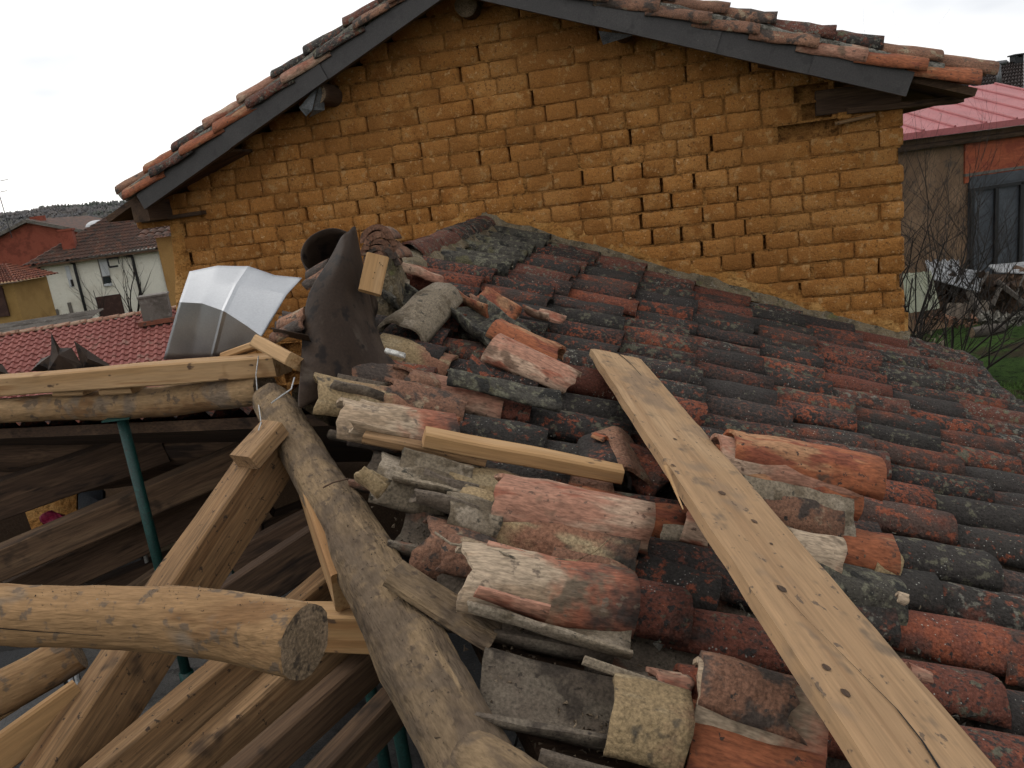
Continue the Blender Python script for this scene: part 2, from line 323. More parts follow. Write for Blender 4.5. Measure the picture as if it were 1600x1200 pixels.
def tile_shape(L=.46, w0=.16, w1=.205, hh=.075, t=.014, na=8, nl=4, jag0=0., jag1=0., seed=0, warp=.003, arc=1.0):
    """barrel tile: crest along local X at z=0, arching down; returns verts, faces"""
    vs = []
    th0 = math.pi*(1-arc)/2
    for shell in (0, 1):
        for i in range(nl+1):
            s = i/nl
            for k in range(na+1):
                a = th0+(math.pi-2*th0)*k/na
                ww = (w0+(w1-w0)*s)/2-(t if shell else 0); h = hh*(.92+.12*s)-(t if shell else 0)
                x = L*s
                j0 = jag0*(.5+1.05*n3((k*.26, seed*7.7, 0), 1, 3)+.22*n3((k*1.1, seed*3.3, 5), 1, 3)); j1 = jag1*(.5+1.05*n3((k*.26, seed*5.1, 9), 1, 3)+.22*n3((k*1.1, seed*2.3, 7), 1, 3))
                x = x*(1-(max(0, j0)+max(0, j1))/L)+max(0, j0)
                y = -ww*math.cos(a); z = -hh+h*math.sin(a)
                d = warp*n3((x*8, y*14, z*14), 1, seed*11.3)
                vs.append(V((x, y*(1+d*4), z+d*2-(0 if not shell else 0))))
    W = na+1; B = (nl+1)*W
    fs = []
    for i in range(nl):
        for k in range(na):
            a, b, c, d = i*W+k, i*W+k+1, (i+1)*W+k+1, (i+1)*W+k
            fs.append((a, d, c, b)); fs.append((B+a, B+b, B+c, B+d))
    for k in range(na):
        fs.append((k, k+1, B+k+1, B+k)); e = nl*W
        fs.append((e+k+1, e+k, B+e+k, B+e+k+1))
    for i in range(nl):
        fs.append((i*W, B+i*W, B+(i+1)*W, (i+1)*W)); k = na
        fs.append((i*W+k, (i+1)*W+k, B+(i+1)*W+k, B+i*W+k))
    return vs, fs
def tile_mesh(m, smooth=True, flip=False, **k):
    vs, fs = tile_shape(**k)
    if flip:
        vs = [V((q.x, q.y, -q.z)) for q in vs]; fs = [f[::-1] for f in fs]
    me = meshdata('roof_tile', vs, fs, m, smooth)
    # keep rims crisp
    nl = k.get('nl', 4); na = k.get('na', 8)
    cnt = 2*nl*na
    for p in me.polygons:
        if p.index >= cnt: p.use_smooth = False
    return me

# ------------------------------------------------------------------ ground
def ground():
    vs = []; fs = []; n = 60
    xs = [-900, -500, -250, -120, -70] + [-50+2*i for i in range(51)] + [70, 120, 250, 500, 900]
    ys = [-200, -80, -30, -10] + [-4+2*i for i in range(41)] + [90, 130, 200, 350, 600, 1200]
    for y in ys:
        for x in xs:
            vs.append((x, y, .12*n3((x, y, 0), .12) - (.03*max(0, -x-8) if x < -8 else 0)*(1 if x > -60 else 1.0) * (0 if x < -60 else 1) - (1.56 if x < -60 else 0)))
    w_ = len(xs)
    for j in range(len(ys)-1):
        for i in range(w_-1): fs.append((j*w_+i, j*w_+i+1, (j+1)*w_+i+1, (j+1)*w_+i))
    mat('grass_ground', (.035, .07, .015), [((.05, .095, .02), 1.4, .46, .6), ((.045, .035, .02), .7, .56, .68), ((.012, .022, .006), 7, .54, .66)], bump=(18, 1, .05), world=True, rough=1, spec=.1)
    tag(mk('ground', vs, fs, 'grass_ground', smooth=True), None, None, kind='structure')
ground()

# ------------------------------------------------------------------ adobe house with the brick gable
AP_U, AP_Z, EV_Z, EV_L, EV_R = -.62, 6.40, 5.03, -3.74, 2.375     # apex, eaves height, wall corners
def gable_z(u):       # underside of the roof along the wall
    s = (AP_Z-5.13)/(3.05)
    return AP_Z - abs(u-AP_U)*s*(1.03 if u < AP_U else .98)
house = root('adobe_house', wl(-.6, 0, 2.5), 'ochre adobe brick house with tiled gable roof filling the background', 'house')
HW = frame(V((W0.x, W0.y, 0)), WD, UP)      # local x along wall, y into the wall, z up
def hx(u, y, z): return HW @ V((u, y, z))
def house_body():
    # core of the wall, 9 cm behind the brick faces, gable shaped; side and back walls
    m = MB(); D = 5.0; y0 = .09
    pr = [(EV_L+.03, -.2), (EV_R-.02, -.2), (EV_R-.02, gable_z(EV_R)+.06), (AP_U, AP_Z+.06), (EV_L+.03, gable_z(EV_L)+.06)]
    vs = [(u, y0, z) for u, z in pr]+[(u, D, z) for u, z in pr]; k = len(pr)
    fs = [tuple(range(k)), tuple(range(2*k-1, k-1, -1))]+[(i, i+k, (i+1) % k+k, (i+1) % k) for i in range(k)]
    m.add([HW @ V(q) for q in vs], fs)
    m.build('wall', 'adobe_mortar', house)
house_body()
def brick_mesh(sd, L=.225, H=.125, D=.13):
    nx, nz_ = 7, 5
    vs = []
    for j in range(nz_+1):
        for i in range(nx+1):
            x = L*((i/nx if 1 < i < nx-1 else [0, .012/L, 0, 0][i] if i < 2 else 1-(.012/L if i == nx-1 else 0))-.5); z = H*((j/nz_ if 1 < j < nz_-1 else [0, .011/H][j] if j < 2 else 1-(.011/H if j == nz_-1 else 0))-.5)
            ex = min(i, nx-i); ez = min(j, nz_-j)
            y = 0
            if ex == 0 or ez == 0: y += .0085+.006*n3((x*20, z*20, sd), 1, 1.7)
            else: y += .009*n3((x*22, z*26, sd*5.), 1)
            if ex == 0 and ez == 0: x *= .965; z *= .92; y += .006
            x += .0045*n3((x*20, z*20, sd*3.), 1, 9); z += .0045*n3((x*20, z*20, sd*3.), 1, 19)
            vs.append(V((x, y, z)))
    fs = []
    W = nx+1
    for j in range(nz_):
        for i in range(nx): fs.append((j*W+i, j*W+i+1, (j+1)*W+i+1, (j+1)*W+i))
    ring = [i for i in range(W)]+[j*W+nx for j in range(1, nz_+1)]+[nz_*W+i for i in range(nx-1, -1, -1)]+[j*W for j in range(nz_-1, 0, -1)]
    b = len(vs)
    for r_ in ring: vs.append(V((vs[r_].x, D, vs[r_].z)))
    for k in range(len(ring)):
        k2 = (k+1) % len(ring); fs.append((ring[k2], ring[k], b+k, b+k2))
    me = meshdata('adobe_brick', vs, fs, 'adobe', True)
    return me
BR_H = [brick_mesh(i) for i in range(9)]; BR_S = [brick_mesh(i+40, L=.455) for i in range(9)]
def roof_line(u):      # where the old roof meets the wall
    du = u-(-.78)
    return 4.694-du*.402 if du > 0 else 4.694+du*.34
def bricks():
    rnd = random.Random(11); C = .1292; spots = []; fills = MB()
    zk = 2.9; row = 0
    while zk < AP_Z+.08:
        zc = zk+C/2
        tilt = .0
        left = EV_L+.14+.02*rnd.random() if zc < 5.0 else AP_U-(AP_Z+.10-zk-C*.5)/(.4288)
        right = EV_R if zc < 5.05 else min(EV_R, AP_U+(AP_Z+.10-zk-C*.5)/(.408))
        u = left+(-.12 if row % 2 else 0)
        stretch = zc > 5.3 or row % 5 == 3
        prev = None
        bricks_ = []
        while u < right-.03:
            if rnd.random() < (.6 if zc > 5.5 else .06 if zc > 4.3 else .12) or (u > 1.5 and rnd.random() < .3): Lb = .44+.04*rnd.random(); st = True
            else: Lb = .215+.035*rnd.random(); st = False
            if u < left+.01 and row % 2 and Lb < .3: Lb = .16
            u0, u1 = max(u, left), min(u+Lb, right)
            if u1-u0 > .06: bricks_.append((u0, u1, st))
            u += Lb+.005+.006*rnd.random()
        for i, (u0, u1, st) in enumerate(bricks_):
            uc = (u0+u1)/2
            wav = .012*n3((uc*.8, row*.37, 0), 1, 2.2)
            gap_open = False
            if i+1 < len(bricks_):
                g0, g1 = u1, bricks_[i+1][0]
                op = rnd.random()
                lim = .25 if uc > .1 and 3.6 < zc < 5.4 else .12
                gap_open = op < lim
                if not gap_open: fills.box((g0-.015, .009+.012*rnd.random(), zk-.004), (g1+.015, .12, zk+C+.003), M=HW)
            if zc < roof_line(uc)-.22: continue
            if 1.72 < uc < 2.4 and 5.12 < zc < 5.31: continue
            if 1.72 < uc < 1.98 and 4.98 < zc < 5.13: continue          # missing brick beside the lintel
            shrink = .013 if gap_open and rnd.random() < .6 else .002
            w_ = (u1-u0)-shrink
            spots.append((uc-shrink/2, zc+wav, w_, st, C, rnd.random(), rnd.random()))
        # bed joint
        fills.box((left+.02, .0085, zk-.008), (right-.02, .12, zk+.008), M=HW)
        zk += C; row += 1
    fills.build('mud_joints', 'adobe_mortar', house)['kind'] = 'stuff'
    # those that show largest become parts of their own
    def area(s):
        P = hx(s[0], 0, s[1]); d = (P-CP).dot(CF); x, y = pix(P)
        vis = -40 < x < 1640 and -20 < y < 1220
        return s[2]/d/d*(1 if vis else .01)
    spots.sort(key=area, reverse=True)
    rest = MB()
    for i, (uc, zc, w_, st, C_, r1, r2) in enumerate(spots):
        me = (BR_S if st else BR_H)[int(r1*9)]; L0 = .455 if st else .225
        mw = HW @ Matrix.Translation((uc, -.004+.016*r2, zc)) @ Matrix.Rotation((r1-.5)*.025, 4, 'Y') @ Matrix.Diagonal((w_/L0*(1 if r2 > .5 else -1) if False else w_/L0, 1, .99+.03*(r1-.5), 1))
        if i < 300:
            o = bpy.data.objects.new('adobe_brick', me); link(o, house, mw)
        else:
            rest.add([mw @ v.co for v in me.vertices], [tuple(p.vertices) for p in me.polygons])
    rest.build('adobe_brickwork', 'adobe', house, smooth=True)['kind'] = 'stuff'
    print('bricks', len(spots))
bricks()
def smear(name, m, pts, th, parent, seed=0, n=14):
    """lumpy daub following points on the wall: list of (u, z_low, z_high)"""
    vs = []; fs = []; nz_ = 5
    for i, (u, a, b) in enumerate(pts):
        for j in range(nz_+1):
            t = j/nz_; z = a+(b-a)*t
            y = -th*math.sin(math.pi*min(max(t, .04), .96))*(1+.5*n3((u*5, z*7, seed), 1)) + .012*n3((u*14, z*14, seed), 1) + .02
            if i in (0, len(pts)-1): y = .03
            vs.append(HW @ V((u+.01*n3((u*9, z*9, seed+3), 1), y, z+.015*n3((u*7, z*7, seed+8), 1))))
    for i in range(len(pts)-1):
        for j in range(nz_):
            a = i*(nz_+1)+j; fs.append((a, a+nz_+1, a+nz_+2, a+1))
    return mk(name, vs, fs, m, parent, smooth=True)
def wall_trim():
    # rendered corner on the left that spreads towards the ground
    vs = []; fs = []; nzs = 26; nu = 6
    for j in range(nzs+1):
        z = 2.2+(5.0-2.2)*j/nzs
        uL = EV_L-.0-.27*max(0, 5.0-z)*.62-.02*math.sin(z*5); uR = EV_L+.17+.05*n3((z*4, 0, 0), 1)
        for i in range(nu+1):
            t = i/nu; u = uL+(uR-uL)*t
            y = -.012+.014*n3((u*7, z*7, 2), 1)+(.05 if i == nu else 0)+(.10*(1-t)**6)
            vs.append(HW @ V((u, y, z)))
        vs.append(HW @ V((uL, 1.5, z)))
    W = nu+2
    for j in range(nzs):
        for i in range(nu): fs.append((j*W+i, j*W+i+1, (j+1)*W+i+1, (j+1)*W+i))
        fs.append((j*W+nu+1, j*W, (j+1)*W, (j+1)*W+nu+1))
    mk('corner_render', vs, fs, 'adobe_render', house, smooth=True)
    # daub bands hugging the line of the old roof
    smear('daub', 'adobe_render', [(u, roof_line(u)-.06, roof_line(u)+.06+.075*max(0, 1+1.6*n3((u*2.3, 4, 0), 1))) for u in [-.72+.08*i for i in range(40)]], .022, house, 3)
    smear('daub', 'adobe_render', [(u, roof_line(u)-.1, roof_line(u)+.07+.06*(1+n3((u*3.3, 1, 0), 1))) for u in [-2.2+.08*i for i in range(18)]], .03, house, 6)
    # lintel wood and hole at the right, purlin stubs
    timber('lintel', hx(1.80, .06, 5.21), hx(2.36, .06, 5.20), .12, .17, 'wood_dark', house, up=UP, seed=3)
    timber('wood_chip', hx(1.92, -.02, 5.05), hx(2.18, -.03, 5.075), .07, .025, 'wood_rafter', house, seed=5)
    mk('brick_fragment', *box_vf((1.94, -.01, 5.08), (2.03, .1, 5.125)), 'adobe_render', house, HW)
    for (px, py, r, L) in ((520, 150, .085, .30), (735, 12, .09, .12), (975, 52, .07, .22)):
        P = on(px, py, W0, WN); p0 = P+WN*.1; p1 = P-WN*L
        log('purlin_end', [p0, (p0+p1)/2, p1], [r, r, r*.97], 'wood_dark', house, seed=px, sub=3)
    timber('purlin_end', hx(-3.72, .1, 5.10), hx(-3.72, -.32, 5.10), .16, .17, 'wood_dark', house, seed=8)
    # wall plate boards on top of each corner
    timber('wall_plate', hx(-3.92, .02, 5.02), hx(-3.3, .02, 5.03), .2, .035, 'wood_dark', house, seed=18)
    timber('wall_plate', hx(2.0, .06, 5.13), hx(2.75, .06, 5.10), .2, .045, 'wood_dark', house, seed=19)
    # sheet metal wraps on purlin ends
    def wrap(px, pts, name='metal_flap'):
        Q = [on(x, y, W0-WN*o_, WN) for x, y, o_ in pts]
        vs = Q+[q+WN*.004 for q in Q]; k = len(Q)
        mk(name, vs, [tuple(range(k)), tuple(range(2*k-1, k-1, -1))]+[(i, i+k, (i+1) % k+k, (i+1) % k) for i in range(k)], 'galvanized_dull', house)
    wrap(0, [(497, 134, .33), (467, 168, .31), (478, 182, .30), (488, 172, .33)])
    wrap(0, [(499, 134, .33), (489, 172, .33), (482, 184, .30), (507, 172, .27), (506, 150, .28)])
    wrap(0, [(935, 48, .33), (990, 55, .33), (942, 70, .28)])
def box_vf(a, b):
    m = MB().box(a, b); return m.v, m.f
wall_trim()

def house_roof():
    OV = .36                                   # verge overhang
    apx = V((AP_U, 0, AP_Z+.02))
    Wp = W0-WN*OV
    def loc(P): return HW.inverted() @ P
    L0 = loc(on(226, 327, Wp, WN)); L1 = loc(on(682, 4, Wp, WN)); R0 = loc(on(760, 2, Wp, WN)); R1 = loc(on(1415, 151, Wp, WN))
    sl_ = (L1.z-L0.z)/(L1.x-L0.x); sr = (R1.z-R0.z)/(R1.x-R0.x)
    xa = (R0.z-sr*R0.x-L0.z+sl_*L0.x)/(sl_-sr); za = L0.z+sl_*(xa-L0.x)
    A = V((xa, -OV, za))
    print('apex', A, sl_, sr)
    for side, E, ends in ((0, L0, [0, .36, .68, 1]), (1, R1, [0, .33, .60, .80, 1])):
        d = (E-A); Ln = d.length; d.normalize(); nrm = V((-d.z, 0, d.x)) if side == 0 else V((d.z*-1, 0, d.x))
        if nrm.z < 0: nrm = -nrm
        # fascia strips, folded sheet metal, slightly overlapping
        for i in range(len(ends)-1):
            a = A+d*(Ln*ends[i]); b = A+d*(Ln*(ends[i+1])+ (.012 if i+2 < len(ends) else 0))
            th = .003+.0015*(i % 2); H = .155
            vs = []
            for p in (a, b):
                for (y, z) in ((0, 0), (0, H), (.06, H+.004), (.06, H-.002), (th, H-.006), (th, .004), (.05, .004), (.05, 0)):
                    vs.append(HW @ (p+nrm*z+V((0, y-.012*(i % 2), 0))))
            fs = [(k, (k+1) % 8, 8+(k+1) % 8, 8+k) for k in range(8)]+[tuple(range(8))[::-1], tuple(range(8, 16))]
            mk('fascia_strip', vs, fs, 'metal_fascia', house)
        # roof slab behind
        T = d*(Ln+.42)
        q0 = A+nrm*.10; q1 = A+T+nrm*.10
        vs = [HW @ q for q in (q0+V((0,.05,0)), q1+V((0,.05,0)), q1+V((0,5.6,0)), q0+V((0,5.6,0)), q0+V((0,.05,0))+nrm*.05, q1+V((0,.05,0))+nrm*.05, q1+V((0,5.6,0))+nrm*.05, q0+V((0,5.6,0))+nrm*.05)]
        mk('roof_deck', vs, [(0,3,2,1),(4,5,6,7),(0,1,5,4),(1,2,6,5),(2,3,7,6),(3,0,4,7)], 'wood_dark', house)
        # verge: row of tiles hanging over the edge, mortar, row of cover tiles on top
        nt_ = 10; ex = .36
        for i in range(nt_):
            rnd = random.Random(side*50+i)
            s0 = .0+i*ex+rnd.uniform(-.02, .02)
            if s0 > Ln+(.04 if side == 0 else .0): break
            for layer in (0, 1):
                L = .46; w0, w1 = (.20, .245)
                off = V((0, .075+rnd.uniform(-.012, .012), 0)) if layer == 0 else V((0, .16+rnd.uniform(-.012, .012), 0))
                hgt = .158+.066+rnd.uniform(-.006, .006) if layer == 0 else .158+.155+rnd.uniform(-.006, .008)
                p = A+d*(s0-.05+layer*.09)+nrm*hgt+off
                q = p+d*1.0+nrm*.075
                mw = HW @ frame(p, q-p, nrm)
                mn = 'tile_lichen' if rnd.random() < (.25 if side == 0 else .12)+.2*layer else ('tile_orange' if rnd.random() < .4 else 'tile_pink' if rnd.random() < .35 else 'tile_brown')
                if i*ex > Ln*.93: mn = 'tile_orange' if layer == 0 else 'tile_brown'
                if side == 0 and i in (5, 8) and layer == 0: mn = 'tile_orange'
                me = tile_mesh(mn, L=L, w0=w0, w1=w1, hh=.095, seed=side*60+i*3+layer, na=9, nl=5, warp=.006, jag1=.01)
                o = bpy.data.objects.new('verge_tile', me); link(o, house, mw @ Matrix.Rotation(R(rnd.uniform(-5, 5)), 4, 'X'))
        # mortar bed between the two rows
        m = MB(); k = 60
        vs = []; fs = []
        for i in range(k+1):
            s = -.05+(Ln+.22)*i/k
            b = A+d*s
            for (y, z) in ((.16, .14), (.035+.012*n3((s*6, 1, side), 1), .185+.012*n3((s*5, 3, side), 1)), (.022+.012*n3((s*9, 7, side), 1), .235+.016*n3((s*4, 5, side), 1)), (.085+.012*n3((s*7, 9, side), 1), .262+.012*n3((s*6, 2, side), 1)), (.2, .27)):
                vs.append(HW @ (b+nrm*(z-.002)+V((0, y, 0))))
        for i in range(k):
            for j in range(4): fs.append((i*5+j, i*5+j+1, (i+1)*5+j+1, (i+1)*5+j))
        fs += [(0, 1, 2, 3, 4)[::-1], tuple(k*5+j for j in range(5))]
        mk('verge_mortar', vs, fs, 'mortar_verge', house, smooth=True)
        # rest of the slope: simple rounded tile rows behind the verge
        vs = []; fs = []; cols = 24; seg = 6; rows = 11
        X = []
        for c in range(cols):
            for s_ in range(seg): X.append((.30+(c+s_/seg)*.22, math.sin(math.pi*s_/seg)))
        for rr in range(rows):
            for e in (0, 1):
                for (y, wv) in X:
                    s = -.03+rr*.36+e*.38; vs.append(HW @ (A+d*min(s, Ln+.36)+nrm*(.16+.07*wv+.025*e)+V((0, y, 0))))
        W = len(X)
        for rr in range(rows):
            for i in range(W-1):
                a = rr*2*W+i; fs.append((a, a+1, a+W+1, a+W))
        mk('roof_tiles', vs, fs, 'tile_old', house, smooth=True)['kind'] = 'stuff'
    # ridge
    p0 = HW @ (A+V((0, .0, .28))); p1 = HW @ (A+V((0, 5.5, .28)))
    for i in range(12):
        p = p0+(p1-p0)*(i/12)
        obj('ridge_tile', tile_mesh('tile_lichen', L=.5, w0=.2, w1=.23, hh=.09, seed=i), house, frame(p, p1-p0, UP))
    for E, s in ((L0, -1), (R1, 1)):
        q = [V((E.x-s*.9, -OV+.07, E.z+.36)), V((E.x+s*.42, -OV+.07, E.z-.03)), V((E.x+s*.42, 5, E.z-.03)), V((E.x-s*.9, 5, E.z+.36))]
        q = [HW @ v_ for v_ in q]
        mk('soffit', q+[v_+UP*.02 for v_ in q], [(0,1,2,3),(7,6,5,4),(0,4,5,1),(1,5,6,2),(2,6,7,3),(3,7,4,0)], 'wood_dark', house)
house_roof()
# ------------------------------------------------------------------ the old outbuilding in front: hip roof, right slope tiled, left slope stripped
barn = root('outbuilding', V((0, 3.6, 0)), 'old outbuilding with moss and lichen stained tile roof, left slope stripped to its timbers', 'building')
def hip_u(v):            # left end of the tiled slope along the hip
    if v < 2.0: return .10
    if v < 3.6: return .10+.24*(v-2.0)/1.6
    if v < 4.0: return .34+.22*(v-3.6)/.4
    return .56+.77*(v-4.0)
EAVE_U = 3.86; COLW = .262; EXP = .40
def col_slope(v): return .03-.035*v
def colv(v, u): return v+col_slope(v)*(u-1.5)
COVERS = [tile_mesh('tile_old', L=.47, w0=.155, w1=.202, hh=.074, t=.014, seed=i, warp=.006, jag1=.012, nl=4, na=8) for i in range(8)]
COVERS2 = [tile_mesh('tile_lichen', L=.47, w0=.155, w1=.202, hh=.074, t=.014, seed=i+20, warp=.008, jag1=.012) for i in range(4)]
CHANS = [tile_mesh('tile_dusty', flip=True, L=.47, w0=.225, w1=.18, hh=.075, t=.015, seed=i+50, warp=.006, jag0=.02) for i in range(6)]
MOSSY = [tile_mesh('tile_mossy', L=.47, w0=.12, w1=.15, hh=.07, t=.015, seed=i+35, warp=.008, jag1=.012) for i in range(4)]
SKIP = []      # (u0,u1,v0,v1) areas without cover tiles
def roof_tiles():
    rnd = random.Random(5); n = 0
    chan = MB()
    v = .14; j = 0
    starts = {}
    while v < 6.0:
        u = hip_u(v)+rnd.uniform(0, .05)
        if v > 3.75: u += .40 + rnd.uniform(-.05, .05)
        if v > 4.80: u += .20
        first = u
        k = 0
        while u < EAVE_U-.38:
            L = EXP+rnd.uniform(-.03, .03)
            vv = colv(v, u+.2)+rnd.uniform(-.012, .012)
            sk = any(a < u+.2 < b and c < vv < d for a, b, c, d in SKIP)
            sag = -.02*math.sin((u/3.8)*math.pi)*math.sin(v/6*math.pi)
            if not sk:
                hz = rnd.uniform(-.010, .012)+sag
                p0 = rp(u, colv(v, u)+rnd.gauss(0, .011), hz-.018); p1 = rp(u+.47, colv(v, u+.47)+rnd.gauss(0, .012), hz+.018)
                edge = u > 3.25 or (v < .5 and u < 1.6) or (v < 1.3 and u < .9) or (u > 2.9 and v < 1.0)
                me = rnd.choice(COVERS2 if (edge and rnd.random() < .75) or rnd.random() < .07 else COVERS)
                if v < 1.5 and u < .5: me = rnd.choice(MOSSY)
                mw = frame(p0, p1-p0, RN) @ Matrix.Rotation(R(rnd.gauss(0, 6)), 4, 'X')
                o = bpy.data.objects.new('roof_tile', me); link(o, barn, mw); n += 1
            u += L; k += 1
        # channel tiles between this column and the next
        vc = v+COLW/2
        u = hip_u(vc)+(.10 if vc > 3.6 else -.03)+rnd.uniform(-.03, .05)
        k = 0
        while u < EAVE_U-.40:
            hz = -.148+rnd.uniform(-.005, .005)-.02*math.sin((u/3.8)*math.pi)*math.sin(v/6*math.pi)
            p0 = rp(u, colv(vc, u), hz-.012); p1 = rp(u+.47, colv(vc, u+.47), hz+.016)
            me = rnd.choice(CHANS); mw = frame(p0, p1-p0, RN) @ Matrix.Rotation(R(rnd.gauss(0, 3)), 4, 'X')
            if vc > 3.6 and k < 3:
                link(bpy.data.objects.new('channel_tile', me), barn, mw)
            else: chan.add([mw @ q.co for q in me.vertices], [tuple(p.vertices) for p in me.polygons])
            u += EXP; k += 1
        v += COLW; j += 1
    chan.build('channel_tiles', 'tile_dusty', barn, smooth=True)['kind'] = 'stuff'
    print('cover tiles', n)
def roof_rest():
    # deck of old boards and clay under the tiles
    pts = []
    for v in [-.02, 1.0, 2.0, 3.0, 3.6, 4.0, 4.4, 4.8, 5.2, 5.6, 6.1]: pts.append((hip_u(v)+(.24 if v > 3.7 else .02), v))
    top = [rp(u, v, -.168) for u, v in pts]+[rp(EAVE_U, v, -.168) for u, v in pts[::-1]]
    k = len(top); vs = top+[q-RN*.035 for q in top]
    mk('roof_deck', vs, [tuple(range(k)), tuple(range(2*k-1, k-1, -1))]+[(i, i+k, (i+1) % k+k, (i+1) % k) for i in range(k)], 'wood_dark', barn)
    # lumpy mortar fillet where the slope meets the gable wall
    vs = []; fs = []; n = 60; J = 6
    for i in range(n+1):
        u = -.02+3.44*i/n
        for j in range(J):
            t = j/(J-1)
            P = rp(u, -.03+.11*t, .055*(1-t)**1.3*(1+.5*n3((u*6, t*2, 0), 1))-.03*t+.012*n3((u*15, t*4, 5), 1)) 
            vs.append(P)
    for i in range(n):
        for j in range(J-1): fs.append((i*J+j, (i+1)*J+j, (i+1)*J+j+1, i*J+j+1))
    mk('mortar_fillet', vs, fs, 'mortar', barn, smooth=True)
    # mortar under the ridge and the verge past the wall corner
    def strip(name, m, path, wd_, hh, seed):
        vs = []; fs = []; J = 7
        for i, (p, side) in enumerate(path):
            for j in range(J):
                a = math.pi*j/(J-1)
                q = p+side*(-math.cos(a)*wd_)*(1+.25*n3(p, 9, seed+j))+RN*(math.sin(a)*hh*(1+.4*n3(p, 11, seed+j*2)))
                vs.append(q)
        for i in range(len(path)-1):
            for j in range(J-1): fs.append((i*J+j, i*J+j+1, (i+1)*J+j+1, (i+1)*J+j))
        c = len(path)-1
        fs += [tuple(range(J))[::-1], tuple(c*J+j for j in range(J))]
        return mk(name, vs, fs, m, barn, smooth=True)
    strip('ridge_mortar', 'mortar', [(rp(.06, .0+2.1*i/40, -.06), RD) for i in range(41)], .13, .045, 3)
    strip('verge_mortar', 'tile_lichen', [(rp(3.3+.62*i/20, -.04+.12*(i/20)**2, -.08), RS) for i in range(21)], .12, .10, 8)
    strip('eave_mortar', 'tile_lichen', [(rp(3.90+.04*n3((i, 0, 0), .3), .05+2.2*i/40, -.11), RD) for i in range(41)], .10, .09, 9)
    # ridge tiles running back to the wall
    for i in range(6):
        p0 = rp(.03, 2.12-.38*i, .035); p1 = rp(.045, 2.12-.38*i-.45, .02)
        if i == 0: continue
        me = tile_mesh('tile_lichen', L=.46, w0=.23, w1=.2, hh=.1, seed=i+80, warp=.008, na=10, nl=6)
        obj('ridge_tile', me, barn, frame(p0, p1-p0, RN))
    # the bay behind the peeled log, still covered: its slope falls away towards the gable wall
    a0, a1 = at(470, 600, 3.05)-UP*.10+V((.05, .12, 0)), at(-330, 662, 4.3)-UP*.06+V((.05, .12, 0))
    dl = V((.26, .93, -.40))
    vs = []; fs = []; cols = 17; rows = 8; seg = 5; W = cols*seg+1
    for r_ in range(rows):
        for e in (0, 1):
            for c in range(W):
                b = a0+(a1-a0)*(c/(W-1))
                vs.append(b+dl*((r_+e*1.04)*.40)+V((0, 0, .06*math.sin(math.pi*(c % seg)/seg)+.02*e-.05)))
    for r_ in range(rows):
        for c in range(W-1):
            q = r_*2*W+c; fs.append((q, q+1, q+W+1, q+W))
    mk('rear_slope_tiles', vs, fs, 'tile_old', barn, smooth=True)['kind'] = 'stuff'
    k0 = [a0-UP*.06, a1-UP*.06, a1+dl*3.3-UP*.06, a0+dl*3.3-UP*.06]
    mk('rear_slope_deck', k0+[q-UP*.05 for q in k0], [(0,1,2,3),(7,6,5,4),(0,4,5,1),(1,5,6,2),(2,6,7,3),(3,7,4,0)], 'wood_dark', barn)
    # steep remainder between that slope and the ridge
    k1 = [rp(-.02, .05, -.14), rp(.12, 2.2, -.16), rp(.34, 3.75, -.2), a0-UP*.07, a0+dl*3.2-UP*.1, hx(-2.2, -.02, 3.6)]
    mk('ridge_gusset', k1+[q-UP*.04 for q in k1], [(0,1,2,3,4,5),(11,10,9,8,7,6)]+[(i_, (i_+1) % 6, 6+(i_+1) % 6, 6+i_) for i_ in range(6)], 'mortar', barn)
    q = [hx(u_, -.12, z_) for u_, z_ in ((-3.6, 1.75), (2.2, 1.75), (2.2, roof_line(2.2)-.34), (-.78, 4.30), (-2.2, 3.40), (-3.6, 2.85))]
    mk('added_shade_wall', q+[v_+WN*.05 for v_ in q], [(0,1,2,3,4,5),(11,10,9,8,7,6)]+[(i_, i_+6, (i_+1) % 6+6, (i_+1) % 6) for i_ in range(6)], 'adobe_shaded', barn)  # added dark sheet before the house wall, stands in for shade
    # outer walls and the floor below
    z0, zf = 0, 1.75
    def wallbox(a, b, z1a, z1b, th, name, m='adobe_shaded'):
        d = (b-a); d.z = 0; d.normalize(); s = V((-d.y, d.x, 0))*th
        vs = []
        for p, z1 in ((a, z1a), (b, z1b)):
            for q in (p, p+s):
                vs += [V((q.x, q.y, z0)), V((q.x, q.y, z1))]
        mk(name, vs, [(0,4,5,1),(2,3,7,6),(1,5,7,3),(0,2,6,4),(0,1,3,2),(4,6,7,5)], m, barn)
    e0, e1 = rp(EAVE_U-.25, .05, 0), rp(EAVE_U-.25, 6.6, 0)
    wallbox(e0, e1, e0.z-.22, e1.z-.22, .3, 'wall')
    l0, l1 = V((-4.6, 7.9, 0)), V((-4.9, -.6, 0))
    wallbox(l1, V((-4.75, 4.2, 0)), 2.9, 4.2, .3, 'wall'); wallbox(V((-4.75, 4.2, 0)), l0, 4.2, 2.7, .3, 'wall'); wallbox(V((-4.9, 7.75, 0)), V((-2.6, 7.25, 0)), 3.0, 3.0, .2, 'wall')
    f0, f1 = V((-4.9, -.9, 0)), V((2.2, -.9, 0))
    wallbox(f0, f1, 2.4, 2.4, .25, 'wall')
    fl = [V((-4.9, -.9, zf)), V((3.2, -.9, zf)), V((3.2, 7.6, zf)), V((-4.9, 7.9, zf))]
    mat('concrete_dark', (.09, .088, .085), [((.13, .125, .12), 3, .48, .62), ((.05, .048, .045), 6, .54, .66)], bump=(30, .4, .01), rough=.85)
    mk('floor', fl+[q-UP*.15 for q in fl], [(0,1,2,3),(7,6,5,4),(0,4,5,1),(1,5,6,2),(2,6,7,3),(3,7,4,0)], 'concrete_dark', barn)
